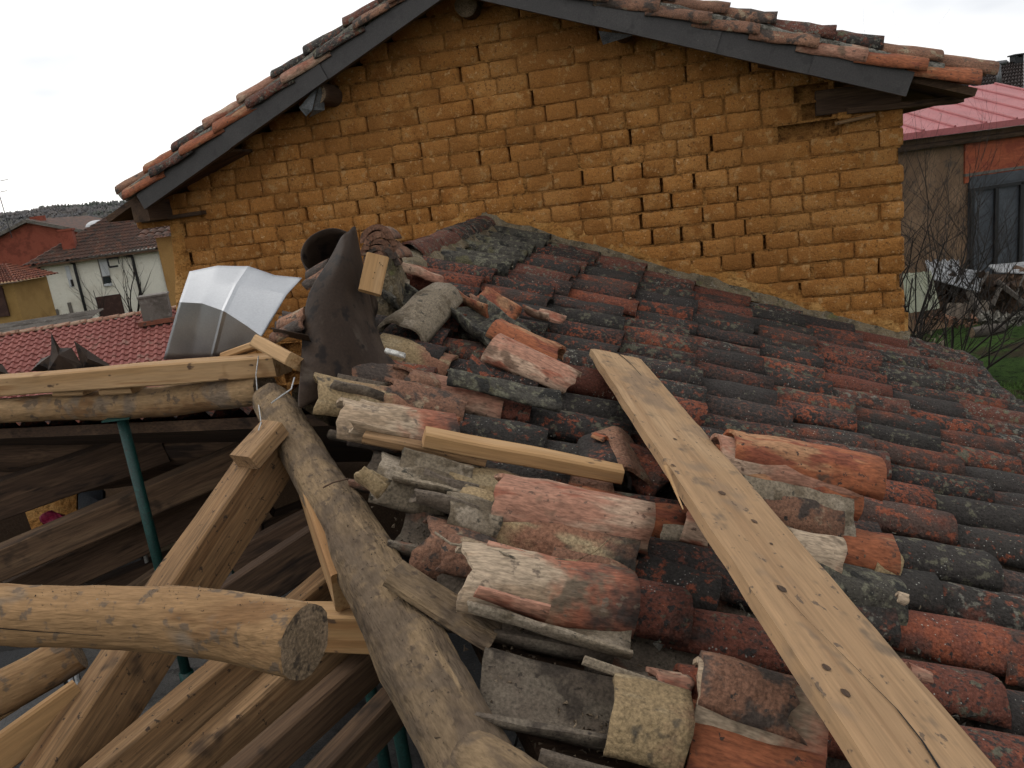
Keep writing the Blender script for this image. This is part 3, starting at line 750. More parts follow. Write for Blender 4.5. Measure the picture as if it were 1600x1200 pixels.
roof_tiles(); roof_rest()

# ------------------------------------------------------------------ timbers of the stripped bay
def toW(p0, p1, x=-4.72): return p0+(p0-p1)*((x-p0.x)/(p0.x-p1.x))
def on_by(p0, p1, f=.6): return p1+(p1-p0)*f
def timbers():
    # hip log carrying the broken tile edge
    pp = [onR(428, 592, -.10), onR(500, 705, -.10), onR(560, 800, -.10), onR(615, 900, -.09), onR(690, 1040, -.09), onR(765, 1165, -.09), onR(850, 1330, -.10)]
    pp = [q-RN*.085 for q in pp]
    hl = log('hip_log', pp, [.074, .078, .086, .090, .092, .088, .09], 'log_bark', barn, nseg=24, lump=.13, seed=2.2, flat=.75, sub=8)
    hl['label'] = 'thick dust covered round hip log with peeled bark'
    q0 = onR(745, 1130, -.06); 
    log('hip_log_spur', [q0-RN*.08, onR(800, 1185, -.05)-RN*.07, onR(900, 1270, -.04)-RN*.06], [.05, .07, .075], 'log_bark', barn, lump=.15, seed=8, sub=5)
    # plank alongside under the hip log
    a = onR(462, 735, -.30); b = onR(560, 940, -.30)
    timber('hip_plank', at(455, 690, 2.75), at(535, 925, 2.15), .05, .14, 'wood_new', barn, up=UP, seed=4)
    # pieces of roof timber leaving the hip towards the tiles
    timber('jack_rafter', onR(612, 893, -.055), onR(775, 995, -.10), .11, .028, 'log_bark', barn, up=RN, seed=6, wob=.01)
    # big squared rafter running down to the front
    timber('rafter', at(438, 690, 2.72), on_by(at(438, 690, 2.72), at(78, 1235, 2.04)), .105, .165, 'wood_rafter', barn, up=UP, seed=1, wob=.006)
    timber('rafter_stub', at(430, 668, 2.62), at(382, 722, 2.53), .10, .06, 'wood_rafter', barn, up=UP, seed=21)
    # pair of rafters at the right of it
    timber('rafter', at(532, 905, 2.45), on_by(at(532, 905, 2.45), at(160, 1225, 2.0)), .075, .12, 'wood_rafter', barn, up=UP, seed=2)
    timber('rafter', at(580, 950, 2.42), on_by(at(580, 950, 2.42), at(262, 1235, 2.02)), .08, .11, 'wood_rafter', barn, up=UP, seed=3)
    timber('rafter', at(610, 1010, 2.35), on_by(at(610, 1010, 2.35), at(330, 1260, 1.9)), .07, .10, 'wood_loft_shaded', barn, up=UP, seed=13)
    timber('rafter', at(640, 1075, 2.2), on_by(at(640, 1075, 2.2), at(440, 1290, 1.85)), .07, .10, 'wood_loft_shaded', barn, up=UP, seed=14)
    timber('tie_beam', at(470, 978, 2.30), at(640, 982, 2.12), .09, .115, 'wood_new', barn, up=UP, seed=5)
    # deep squared beams crossing the dark loft on the left
    timber('loft_beam', toW(at(-60, 905, 3.9), at(440, 690, 4.0)), at(440, 690, 4.0), .15, .15, 'wood_loft_shaded', barn, up=UP, seed=7)
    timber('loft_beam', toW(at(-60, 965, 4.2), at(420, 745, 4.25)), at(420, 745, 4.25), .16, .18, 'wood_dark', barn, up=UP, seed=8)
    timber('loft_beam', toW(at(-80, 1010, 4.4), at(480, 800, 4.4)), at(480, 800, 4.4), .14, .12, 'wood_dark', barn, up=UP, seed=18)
    timber('loft_beam', at(200, 935, 3.95), at(420, 790, 4.0), .11, .10, 'wood_loft_shaded', barn, up=UP, seed=9)
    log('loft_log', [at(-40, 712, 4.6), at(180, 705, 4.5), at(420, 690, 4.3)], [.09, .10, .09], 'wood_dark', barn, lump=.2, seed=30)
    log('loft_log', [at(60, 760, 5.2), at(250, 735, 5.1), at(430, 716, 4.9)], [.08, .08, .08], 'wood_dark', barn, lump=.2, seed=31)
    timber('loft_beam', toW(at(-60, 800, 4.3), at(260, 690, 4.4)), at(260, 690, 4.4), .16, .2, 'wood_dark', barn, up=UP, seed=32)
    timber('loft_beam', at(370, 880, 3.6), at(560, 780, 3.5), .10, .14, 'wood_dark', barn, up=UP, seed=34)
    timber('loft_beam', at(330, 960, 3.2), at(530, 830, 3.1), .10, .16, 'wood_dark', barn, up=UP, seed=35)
    # lower left: a round pole and a thin plank
    log('loft_log', [at(-560, 1360, 2.0), at(-60, 1112, 2.2), at(40, 1062, 2.25), at(120, 1015, 2.3)], [.06, .06, .06, .06], 'log_fresh', barn, lump=.12, seed=33)
    timber('loft_plank', at(-50, 1215, 2.0), at(130, 1085, 2.15), .03, .10, 'wood_new', barn, up=UP, seed=36)
    timber('loft_plank', at(20, 1090, 2.4), at(-60, 1140, 2.35), .03, .08, 'wood_new', barn, up=UP, seed=37)
    timber('stud', at(480, 830, 3.6), at(492, 960, 3.5), .05, .05, 'wood_dark', barn, seed=41)
    timber('stud', at(400, 820, 3.9), at(408, 930, 3.8), .06, .05, 'wood_dark', barn, seed=42)
timbers()

# top plate: peeled log with a new squared beam on it
tl = log('peeled_log', [toW(at(-60, 645, 3.75), at(200, 630, 3.5), -4.7), at(-60, 645, 3.75), at(90, 636, 3.62), at(200, 630, 3.5), at(300, 622, 3.36), at(415, 606, 3.14)], [.056, .058, .062, .072, .066, .062], 'log_fresh', None, nseg=16, lump=.12, seed=5, sub=6)
tag(tl, 'crooked peeled log lying level under the new squared beam at the left', 'log')
tb = timber('squared_beam', toW(at(-60, 606, 3.75), at(441, 569, 3.08), -4.6), at(441, 569, 3.08), .10, .085, 'wood_new', None, up=UP, seed=15, seg=16, wob=.006)
tag(tb, 'long new yellow squared beam packed up on the peeled log', 'beam')
for i, (x, y, d, l) in enumerate(((118, 611, 3.56, 'small thin wood wedge under the squared beam, left one'), (192, 607, 3.46, 'thicker wood wedge under the squared beam, right one'))):
    o = timber('wood_wedge', at(x-24, y+2, d), at(x+24, y-1, d-.05), .09, .02+.008*i, 'wood_new', None, seed=60+i, wob=.005)
    tag(o, l, 'wedge')
ob = timber('wood_offcut', at(408, 537, 2.98), at(462, 566, 2.86), .09, .05, 'wood_new', None, up=CU*.8+CR*.5, seed=17)
tag(ob, 'short sawn offcut sticking up at the right end of the squared beam', 'offcut')
ob = timber('wood_offcut', at(352, 558, 3.25), at(418, 534, 3.15), .05, .03, 'wood_new', None, up=CU, seed=19)
tag(ob, 'thin wood strip lying behind the end of the squared beam', 'offcut')

# big loose log in the foreground
fl_ = log('cut_log', [at(-620, 990, 2.2), at(-90, 962, 2.0), at(60, 962, 1.96), at(200, 966, 1.92), at(340, 975, 1.86), at(478, 1003, 1.76)], [.076, .078, .078, .080, .084, .085], 'log_fresh', None, nseg=20, lump=.07, seed=3.3, sub=8, flat=.45)
def log_crack():
    inv = WM[fl_.name].inverted(); rows = []
    for x, y in ((-60, 975), (0, 982), (60, 987), (110, 990), (160, 994), (215, 1002)):
        # nearest surface point of the log along the sight line
        best = min((v.co for v in fl_.data.vertices), key=lambda c: (V(pix(WM[fl_.name] @ c))-V((x, y))).length + 20*((WM[fl_.name] @ c)-CP).length)
        rows.append(inv @ on(x, y, (WM[fl_.name] @ best)-CF*.004, CF))
    a = [q+V((0, 0, .0016*(1-i/6))) for i, q in enumerate(rows)]; b = [q-V((0, 0, .0016*(1-i/6))) for i, q in enumerate(rows)]
    k = len(rows); mk('crack', a+b, [(i, i+1, k+i+1, k+i) for i in range(k-1)], 'void_black', fl_, WM[fl_.name])
log_crack()
tag(fl_, 'big peeled log with dark sawn end laid across the rafters in front', 'log')

# steel props
def prop(x, y0, y1, d, label, r=.024):
    p1 = at(x, y0, d); p0 = V((p1.x, p1.y, 1.75))
    t = root('steel_prop', p0, label, 'prop', 'green steel props')
    m = MB(); m.tube([p0+UP*.012, p0+UP*(p1.z-1.75)*.45], r*1.18, 14); m.build('outer_tube', 'green_paint', t, smooth=True)
    m = MB(); m.tube([p0+UP*(p1.z-1.75)*.44, p1], r, 14); m.build('inner_tube', 'green_paint', t, smooth=True)
    m = MB(); m.box((-.06, -.06, 0), (.06, .06, .008), M=Matrix.Translation(p0)); m.build('base_plate', 'green_paint', t)
    m = MB(); m.box((-.06, -.06, 0), (.06, .06, .006), M=Matrix.Translation(p1)); m.build('head_plate', 'green_paint', t)
    m = MB(); m.tube([p0+UP*(p1.z-1.75)*.43, p0+UP*(p1.z-1.75)*.47], r*1.4, 14); m.build('collar', 'green_paint', t, smooth=True)
prop(190, 652, 1080, 3.5, 'green steel prop holding up the peeled log at the left')
prop(545, 900, 1200, 2.9, 'green steel prop low down behind the hip log, left of two')
prop(590, 960, 1200, 2.75, 'green steel prop low down behind the hip log, right of two')
prop(335, 755, 800, 5.3, 'thin dark steel prop deep inside the loft', .02)
# ------------------------------------------------------------------ loose tiles, boards and scrap lying on the roof
_hs = [100]
def loose(x0, y0, x1, y1, h0, h1, m, label, w0=.165, w1=.2, hh=.08, roll=0, flip=False, j0=0., j1=.012, group=None, arc=1.0, name='loose_tile', cat='roof tile', na=13, nl=7, t=.0115):
    """tile whose crest (or trough) runs between two points of the roof seen at the given picture points"""
    _hs[0] += 1; j0 *= .6; j1 *= .8
    p0, p1 = onR(x0, y0, h0), onR(x1, y1, h1)
    me = tile_mesh(m, flip=flip, L=(p1-p0).length, w0=w0, w1=w1, hh=hh, t=t, seed=_hs[0], na=na, nl=nl, warp=.008, jag0=j0, jag1=j1, arc=arc)
    mw = frame(p0, p1-p0, RN) @ Matrix.Rotation(R(roll), 4, 'X')
    o = obj(name, me, None, mw)
    return tag(o, label, cat, group)
# broken edge above the hip log, from the pipe towards the camera
loose(532, 549, 655, 590, .03, .0, 'tile_brown', 'reddish tile whose end leans on the foot of the brown pipe', j0=.05, w0=.2, w1=.2, roll=12)
loose(492, 590, 668, 622, .02, .0, 'tile_yellow', 'buff and red tile at the broken edge, next below the pipe foot', j0=.04, w0=.2, w1=.2, roll=8)
loose(600, 588, 732, 628, .035, .01, 'tile_brown', 'pale brown cover tile following the buff one, notched upper end', j0=.07, w0=.19, w1=.2)
loose(527, 626, 716, 657, .035, .02, 'tile_pale', 'long chalky white and rust tile with ragged left end', j0=.06, w0=.2, w1=.2, roll=5)
loose(655, 580, 790, 612, .03, .02, 'tile_pink', 'pinkish tile just above the notched cover tile', j0=.02)
loose(697, 580, 878, 622, .075, .055, 'tile_mossy', 'flat dark greenish tile fragment lying across the covers', w0=.09, w1=.12, hh=.025, j0=.03, roll=18)
loose(540, 672, 640, 694, -.045, -.05, 'tile_pale', 'concave chalky tile end jutting over the hip log', flip=True, w0=.21, w1=.19, j0=.05)
loose(592, 716, 712, 752, -.005, -.03, 'tile_beige', 'dusty buff tile under the yellow battens with white mortar rim', j0=.03, w0=.21, roll=10)
loose(704, 724, 892, 764, .0, .0, 'tile_yellow', 'tile with greenish pale end and red body under the batten', j0=.02, w0=.19)
loose(892, 756, 1078, 802, .02, .02, 'tile_orange', 'clean salmon tile running to the left edge of the plank', w0=.17, w1=.2)
loose(718, 768, 1003, 852, .01, .03, 'tile_yellow', 'yellowish brown tile underneath the long pale pink tile', w0=.21, w1=.2, roll=10)
loose(768, 748, 1026, 800, .075, .095, 'tile_pink', 'long pale pink tile lying on top of the yellowish one', j0=.06, w0=.19, w1=.17, roll=14)
loose(655, 815, 775, 862, -.02, -.05, 'tile_brown', 'brown broken tile with dry grass strand on it', j0=.06, w0=.2, roll=12)
loose(722, 862, 996, 906, .055, .04, 'tile_pale', 'largest whitish tile stained black and red, nearest the broken edge', j0=.045, w0=.215, w1=.215, hh=.09, roll=6)
loose(732, 945, 985, 1022, -.075, -.055, 'tile_beige', 'dirt filled buff tile edge below the largest whitish tile', flip=True, w0=.2, w1=.17, hh=.05, j0=.03, roll=-10)
loose(958, 1078, 1085, 1112, .01, .02, 'tile_yellow', 'rough red and mustard stained tile piece at the bottom', j0=.015, j1=.02, w0=.21, w1=.21, hh=.07, roll=4)
loose(1088, 1055, 1300, 1122, .05, .06, 'tile_pale', 'whitewashed pink tile leaning beside the plank at the bottom', j0=.03, w0=.19, roll=16)
loose(1098, 1018, 1270, 1072, .085, .095, 'tile_brown', 'brown tile with snapped corner on top of the whitewashed one', j0=.02, j1=.09, w0=.17, roll=-8)
loose(1085, 1120, 1290, 1185, .0, .01, 'tile_orange', 'orange and buff tile under the whitewashed one at the bottom', w0=.2, w1=.2, roll=6)
loose(1000, 860, 1130, 905, -.02, -.02, 'tile_old', 'dark crusted tile left of the plank, above the red and black one', w0=.19)
loose(548, 752, 592, 782, -.02, -.05, 'tile_yellow', 'curved ochre broken tile end hanging over the hip log', flip=True, w0=.1, w1=.13, hh=.06, j0=.05, roll=-25)
# a ragged under layer along the broken edge
for k_, (x0, y0, x1, y1, h0, h1, m_, l_, w_, fl__) in enumerate((
    (512, 612, 600, 632, -.04, -.05, 'tile_dusty', 'grey broken channel end under the buff tile by the hip log', .17, True),
    (548, 652, 640, 672, -.03, -.04, 'tile_brown', 'thin brown tile slice under the chalky white tile', .15, False),
    (612, 742, 735, 776, -.045, -.05, 'tile_beige', 'buff tile lip under the dusty tile below the battens', .16, True),
    (700, 768, 790, 790, .02, .015, 'tile_beige', 'little curved buff tile end left of the long pale pink tile', .17, False),
    (640, 782, 740, 812, -.06, -.07, 'tile_dusty', 'dusty grey channel tile above the brown broken tile', .2, True),
    (690, 842, 800, 872, -.03, -.03, 'tile_brown', 'second thin brown slice beside the brown broken tile', .13, False),
    (735, 912, 860, 950, -.03, -.035, 'tile_pink', 'pinkish tile underside showing below the largest whitish tile', .19, True),
    (860, 842, 1000, 880, -.02, -.01, 'tile_brown', 'weathered brown tile between the yellowish and whitish tiles', .17, False),
    (1015, 1045, 1085, 1062, -.02, -.02, 'tile_pink', 'orange triangular shard above the mustard stained tile', .10, False),
    (1090, 1150, 1290, 1215, -.03, -.03, 'tile_yellow', 'lowest buff tile at the bottom beside the plank', .2, False),
    (880, 742, 960, 760, .0, .0, 'tile_brown', 'narrow red brown tile end under the right end of the batten', .16, False),
    (660, 640, 720, 655, .02, .02, 'tile_orange', 'short orange tile end between the two nearest battens and cover', .14, False))):
    loose(x0, y0, x1, y1, h0, h1, m_, l_, w0=w_, w1=w_*.95, hh=w_*.36, flip=fl__, j0=.035, j1=.02, roll=(-12, 9, 4, -6)[k_ % 4])
# around the pipe and the ridge
loose(694, 438, 622, 505, .16, .06, 'tile_beige', 'smooth grey beige ridge tile lying aslant below the ridge', w0=.2, w1=.23, hh=.09, j1=.02, roll=6)
loose(706, 486, 786, 548, .0, -.02, 'tile_mossy', 'upturned moss blackened tile beside the grey beige ridge tile', flip=True, w0=.30, w1=.28, hh=.09, j0=.03, j1=.02)
loose(722, 470, 782, 508, -.01, .0, 'tile_orange', 'upturned clean orange tile behind the mossy one', flip=True, w0=.25, w1=.22, hh=.09, j0=.05)
loose(778, 496, 884, 548, .09, .05, 'tile_orange', 'bright orange tile with pale cracked lower end', w0=.17, w1=.19, j1=.05)
loose(768, 530, 905, 592, .085, .05, 'tile_pink', 'flat pinkish tile leaning against the bright orange tile', w0=.19, w1=.15, hh=.045, j0=.01, j1=.06, roll=22)
loose(825, 492, 868, 508, .05, .06, 'tile_pink', 'small curved salmon shard standing above the bright orange tile', w0=.17, w1=.17, hh=.05, j0=.02, roll=-10, flip=True)
loose(735, 458, 762, 475, .09, .05, 'tile_brown', 'pointed brown shard poking up below the ridge', w0=.1, w1=.05, hh=.03, j0=.03)
loose(588, 393, 688, 428, .16, .05, 'tile_pink', 'narrow pale pink tile sloping off the ridge', w0=.1, w1=.13, hh=.05)
loose(618, 406, 700, 440, .07, .0, 'tile_old', 'dull red tile tucked under the narrow pale pink one', w0=.16, w1=.18)
loose(592, 420, 642, 440, .08, .05, 'tile_beige', 'short buff tile with open dark mouth near the wooden offcut', w0=.17, w1=.19, j0=.01)
loose(578, 452, 642, 492, .0, .0, 'tile_mossy', 'blackened upturned tile right of the wooden offcut', flip=True, w0=.2, w1=.21)
loose(598, 518, 712, 560, .02, .0, 'tile_yellow', 'buff cover tile with black lower half right of the pipe', w0=.18, w1=.2)
loose(626, 566, 702, 592, .06, .01, 'tile_brown', 'curved brown shard standing up right of the pipe foot', w0=.2, w1=.16, hh=.075, j0=.07, roll=-14)
loose(728, 556, 768, 592, .06, .01, 'tile_old', 'dark red broken shard tipped against the mossy tiles', w0=.13, w1=.1, hh=.05, j0=.04, roll=20)
# by the plank
loose(962, 664, 985, 738, .05, .02, 'tile_brown', 'brown tile standing crosswise beside the plank, right of two', w0=.17, w1=.2, hh=.085)
loose(942, 672, 955, 728, .04, .02, 'tile_old', 'dark tile standing crosswise beside the plank, left of two', w0=.15, w1=.18)
loose(928, 672, 950, 682, .05, .05, 'tile_orange', 'tiny bright orange shard near the crosswise tiles', w0=.04, w1=.05, hh=.015, j0=.01)
loose(985, 690, 1062, 745, .03, .02, 'tile_old', 'round black tile end beside the crosswise tiles', w0=.2, w1=.22)
loose(1075, 800, 1118, 815, .05, .05, 'tile_pink', 'short pink tile stub emerging under the left edge of the plank', w0=.14, w1=.14, hh=.06)
loose(1030, 815, 1080, 828, .0, .0, 'tile_beige', 'grey flat shard between the salmon tile and plank', w0=.12, w1=.09, hh=.03, j0=.02)
loose(1198, 795, 1402, 846, .03, .045, 'tile_orange', 'orange tile with pale lower rim right of the plank', w0=.17, w1=.2)
loose(1232, 826, 1322, 850, .085, .085, 'tile_pale', 'pinkish white thick fragment on the orange tile by the plank', w0=.13, w1=.15, hh=.06, j0=.02, j1=.015)
loose(1275, 870, 1416, 915, .045, .03, 'tile_mossy', 'dark mossy tile with a round lichen ring right of the plank', w0=.19, w1=.22, hh=.1)
loose(1372, 852, 1412, 868, .03, .02, 'tile_yellow', 'small buff tile end above the dark mossy tile', w0=.14, w1=.15)
loose(1404, 922, 1424, 930, .06, .06, 'tile_pale', 'little white stone like shard on the dark tile', w0=.05, w1=.05, hh=.03, j0=.01)
loose(1420, 1040, 1460, 1052, .05, .05, 'tile_pink', 'small pink shard at the right edge of the plank', w0=.05, w1=.04, hh=.02, j0=.01)
# stack of clean tiles right of the plank
def stack():
    c0 = onR(1150, 672, .235); c1 = onR(1385, 724, .235)
    mats_ = ['tile_orange', 'tile_pink', 'tile_orange', 'tile_beige', 'tile_brown', 'tile_beige', 'tile_dusty']
    labs = ['topmost clean orange tile of the stack right of the plank', 'second tile down in the stack right of the plank',
            'third tile down in the stack right of the plank', 'fourth tile down in the stack right of the plank', 'fifth tile down in the stack right of the plank',
            'sixth tile down in the stack right of the plank', 'bottom tile of the stack right of the plank']
    rnd = random.Random(3)
    for i in range(7):
        q0 = c0-RN*(.030*i)+RD*(0 if i == 0 else rnd.uniform(-.05, .02)-.03)+RS*(rnd.uniform(-.008, .008)+.024*i)
        q1 = q0+(c1-c0).normalized()*.52+RS*rnd.uniform(-.03, .03)-RN*(.012*(i > 1))
        me = tile_mesh(mats_[i], L=(q1-q0).length*(1 if i == 0 else .93), w0=.17+.006*i, w1=.195+.006*i, hh=.085, t=.013, seed=300+i, na=11, nl=7, warp=.008, jag1=.015)
        o = obj('stacked_tile', me, None, frame(q0, q1-q0, RN) @ Matrix.Rotation(R(rnd.uniform(-4, 4)+8), 4, 'X'))
        tag(o, labs[i], 'roof tile', 'stack of tiles by the plank')
stack()
# stack of upright nested tiles at the wall, behind the pipe
def far_stack():
    rnd = random.Random(9)
    c = onR(582, 352, .30); 
    base = at(585, 352, 3.6)
    for i in range(5):
        p = base-UP*(.03*i)+CR*(.012*math.sin(i*2.))
        ax = (-CF*.8+CR*.10*math.sin(i*1.7)-UP*.15).normalized()
        me = tile_mesh('tile_brown', L=.40, w0=.14, w1=.155, hh=.07, t=.026, seed=400+i, na=11, nl=5)
        o = obj('stacked_tile', me, None, frame(p-ax*.40, ax, UP))
        tag(o, ['uppermost', 'second', 'middle', 'fourth', 'lowest'][i]+' red tile of the pile peeking over beside the pipe', 'roof tile', 'tile pile beside the pipe')
    # prism of packed rubble carrying the pile
    q = [base+CR*x-CF*y-UP*z for x, y, z in ((-.055, .02, .15), (.055, .02, .15), (.055, -.5, .15), (-.055, -.5, .15), (-.10, 0, .55), (.10, 0, .55), (.10, -.6, .55), (-.10, -.6, .55))]
    o = mk('rubble_mound', q, [(0,3,2,1),(4,5,6,7),(0,1,5,4),(1,2,6,5),(2,3,7,6),(3,0,4,7)], 'mortar')
    bm = bmesh.new(); bm.from_mesh(o.data); bmesh.ops.subdivide_edges(bm, edges=bm.edges[:], cuts=5, use_grid_fill=True)
    for v_ in bm.verts: v_.co += V((n3(v_.co, 14, 1), n3(v_.co, 14, 5), n3(v_.co, 14, 9)))*.03
    bm.to_mesh(o.data); bm.free()
    tag(o, 'dark heap of rubble under the red tile pile by the pipe', 'rubble')
far_stack()
# torn tile fragments around the left of the pipe
for (x0, y0, x1, y1, d, m, l) in (
    (474, 425, 520, 402, 3.1, 'tile_brown', 'brown tile sliver wrapped round the left of the pipe, upper'),
    (470, 440, 515, 412, 3.08, 'tile_brown', 'dark tile sliver wrapped round the left of the pipe, lower'),
    (432, 498, 478, 478, 3.05, 'tile_brown', 'reddish tile edge between metal sheet and pipe, upper'),
    (420, 520, 476, 492, 3.0, 'tile_brown', 'dark tile edge between metal sheet and pipe, lower')):
    _hs[0] += 1
    p0, p1 = at(x0, y0, d), at(x1, y1, d-.03)
    o = obj('loose_tile', tile_mesh(m, L=(p1-p0).length, w0=.09, w1=.12, hh=.045, seed=_hs[0], na=9, nl=5, jag0=.02, jag1=.02), None, frame(p0, p1-p0, UP))
    tag(o, l, 'roof tile')
def ribbed():
    vs = []; fs = []; n = 24; p = at(425, 520, 2.95); ax = (at(482, 532, 2.85)-p); sd_ = (at(438, 500, 3.2)-p)
    for i in range(n+1):
        for e in (0, 1):
            vs.append(p+sd_*(i/n)*1.4+ax*e+UP*.018*math.cos(i/n*math.pi*6)+UP*.0)
    for i in range(n): fs.append((2*i, 2*i+2, 2*i+3, 2*i+1))
    o = mk('ribbed_sheet', vs, fs, 'metal_brown', smooth=True)
    so_ = o.modifiers.new('s', 'SOLIDIFY'); so_.thickness = .003
    tag(o, 'dark ribbed roofing scrap left of the pipe foot', 'roofing sheet')
ribbed()

# ------------------------------------------------------------------ the plank on the tiles
def plank():
    a = onR(963, 552, .075); b = onR(1466, 1200, .30)
    b = a+(b-a)*1.12
    Ln = (b-a).length; mw = frame(a, b-a, RN)
    pz = mw.to_3x3() @ V((0, 0, 1))
    def onP(x, y): return on(x, y, a, pz)
    Wd, T = .242, .034; n = 40; k = 12
    vs = []; fs = []
    for i in range(n+1):
        x = Ln*i/n
        for s in (0, 1):
            for j in range(k+1):
                y = Wd*(j/k-.5)
                z = (-T if s else 0)+.003*n3((x*1.5, y*4, s), 1)
                edge = -.004 if j in (0, k) and s == 0 else 0
                yy = y+(.006*n3((x*6, 0, j > k/2), 1) if j in (0, k) else 0)
                xx = x+(.012*n3((y*11, 0, i), 1) if i in (0, n) else 0)
                vs.append((xx, yy, z+edge))
    K = 2*(k+1)
    for i in range(n):
        for j in range(k):
            a_ = i*K+j; fs.append((a_, a_+K, a_+K+1, a_+1)); c = i*K+k+1+j; fs.append((c, c+1, c+1+K, c+K))
        for j in (0, k):
            p, q = i*K+j, i*K+k+1+j
            fs.append((p, q, q+K, p+K) if j == 0 else (p, p+K, q+K, q))
    for i in (0, n):
        for j in range(k):
            p, q = i*K+j, i*K+k+1+j
            fs.append((p, p+1, q+1, q) if i == 0 else (p, q, q+1, p+1))
    # orientation: local +y is to one side; top at z=0
    t = root('wooden_plank', a, 'long wide weathered wooden plank lying across the tile roof', 'plank')
    mk('board', vs, fs, 'wood_board', t, mw)
    # the long drying crack: a flat black strip painting in its shadow
    m = MB(); pts = []
    inv = mw.inverted()
    tr = [(1155, 880), (1175, 910), (1230, 985), (1290, 1040), (1370, 1075), (1420, 1130), (1480, 1215)]
    tr = [(1208, 912), (1258, 968), (1310, 1020), (1352, 1062), (1400, 1110), (1440, 1160), (1475, 1215)]
    P = [inv @ onP(x, y) for x, y in tr]
    up_, lo_ = [], []
    for i, q in enumerate(P):
        wv = .0007+.0014*i/len(P)
        up_.append((q.x+.003, q.y+wv, .0022+.003*n3((q.x*1.5, q.y*4, 0), 1))); lo_.append((q.x-.003, q.y-wv, .0022+.003*n3((q.x*1.5, q.y*4, 0), 1)))
    kk = len(P)
    mk('crack', up_+lo_, [(i, i+1, kk+i+1, kk+i) for i in range(kk-1)], 'void_black', t, mw)
    m = MB()
    P = [inv @ onP(x, y) for x, y in ((962, 550), (975, 560), (990, 574), (1002, 588))]
    up_ = [(q.x, q.y+.003*(1-i/4)+.0006, .0022) for i, q in enumerate(P)]; lo_ = [(q.x, q.y-.003*(1-i/4)-.0006, .0022) for i, q in enumerate(P)]
    mk('crack', up_+lo_, [(i, i+1, 4+i+1, 4+i) for i in range(3)], 'void_black', t, mw)
    rnd = random.Random(4)
    for (x, y, r) in ((1128, 771, .009), (1221, 921, .009), (1055, 686, .006), (1051, 727, .005), (1178, 815, .007), (1205, 850, .004), (1290, 1045, .007), (1320, 1085, .007), (985, 570, .004)):
        q = inv @ onP(x, y)
        ring = [(q.x+r*math.cos(a_)*(1+.3*rnd.random())*1.3, q.y+r*math.sin(a_)*(1+.3*rnd.random()), .0018+.003*n3((q.x*1.5, q.y*4, 0), 1)) for a_ in [i*math.pi/5 for i in range(10)]]
        mk('knot', ring, [tuple(range(10))], 'wood_dark', t, mw)
    # splinters along the left edge
    for (xa, ya, xb, yb) in ((1038, 728, 1070, 786),):
        timber('splinter', onP(xa, ya), onP(xb, yb)-pz*.02, .012, .008, 'wood_new', t, up=RN, seed=xa, taper=.3, seg=4)
plank()
# battens
o = timber('wood_batten', onR(662, 682, .05), onR(971, 741, .055), .06, .05, 'wood_new', None, up=RN, seed=51, wob=.006); tag(o, 'clean yellow batten lying along the tiles left of the plank', 'batten')
o = timber('wood_batten', onR(568, 682, .0), onR(760, 720, .015), .05, .03, 'wood_rafter', None, up=RN, seed=52); tag(o, 'short brown batten partly under the clean yellow batten', 'batten')
o = timber('wood_offcut', at(591, 400, 3.02), at(578, 458, 2.98), .085, .022, 'wood_new', None, up=(-CF+CR*.3), seed=53); tag(o, 'flat pine offcut with nail holes standing by the pipe', 'offcut')
rnd = random.Random(8)
for k in range(8):
    t_ = rnd.random(); P = at(591, 400, 3.02).lerp(at(578, 458, 2.98), .1+.8*t_)+(-CF+CR*.3).normalized()*.0125+CR*rnd.uniform(-.025, .025)
    m = MB(); m.tube([P, P+(-CF+CR*.3).normalized()*.001], .0022, 6); m.build('nail_hole', 'void_black', o)
o = timber('wood_stick', onR(912, 1033, -.02), onR(1075, 1088, -.02), .022, .022, 'wood_dark', None, up=RN, seed=54, bev=.008); MATS['wood_dark']; tag(o, 'thin grey stick lying in the channel at the bottom', 'stick')
o.data.materials.clear(); o.data.materials.append(MATS['tile_beige'])
o = timber('white_tube', at(603, 548, 2.86), at(632, 556, 2.84), .02, .02, 'tile_beige', None, up=UP, seed=55, bev=.008)
mat('white_paint', (.62, .61, .57), [((.3, .28, .25), 12, .55, .68)], bump=(30, .3), rough=.7)
o.data.materials.clear(); o.data.materials.append(MATS['white_paint']); tag(o, 'short white tube scrap beside the pipe foot', 'scrap')

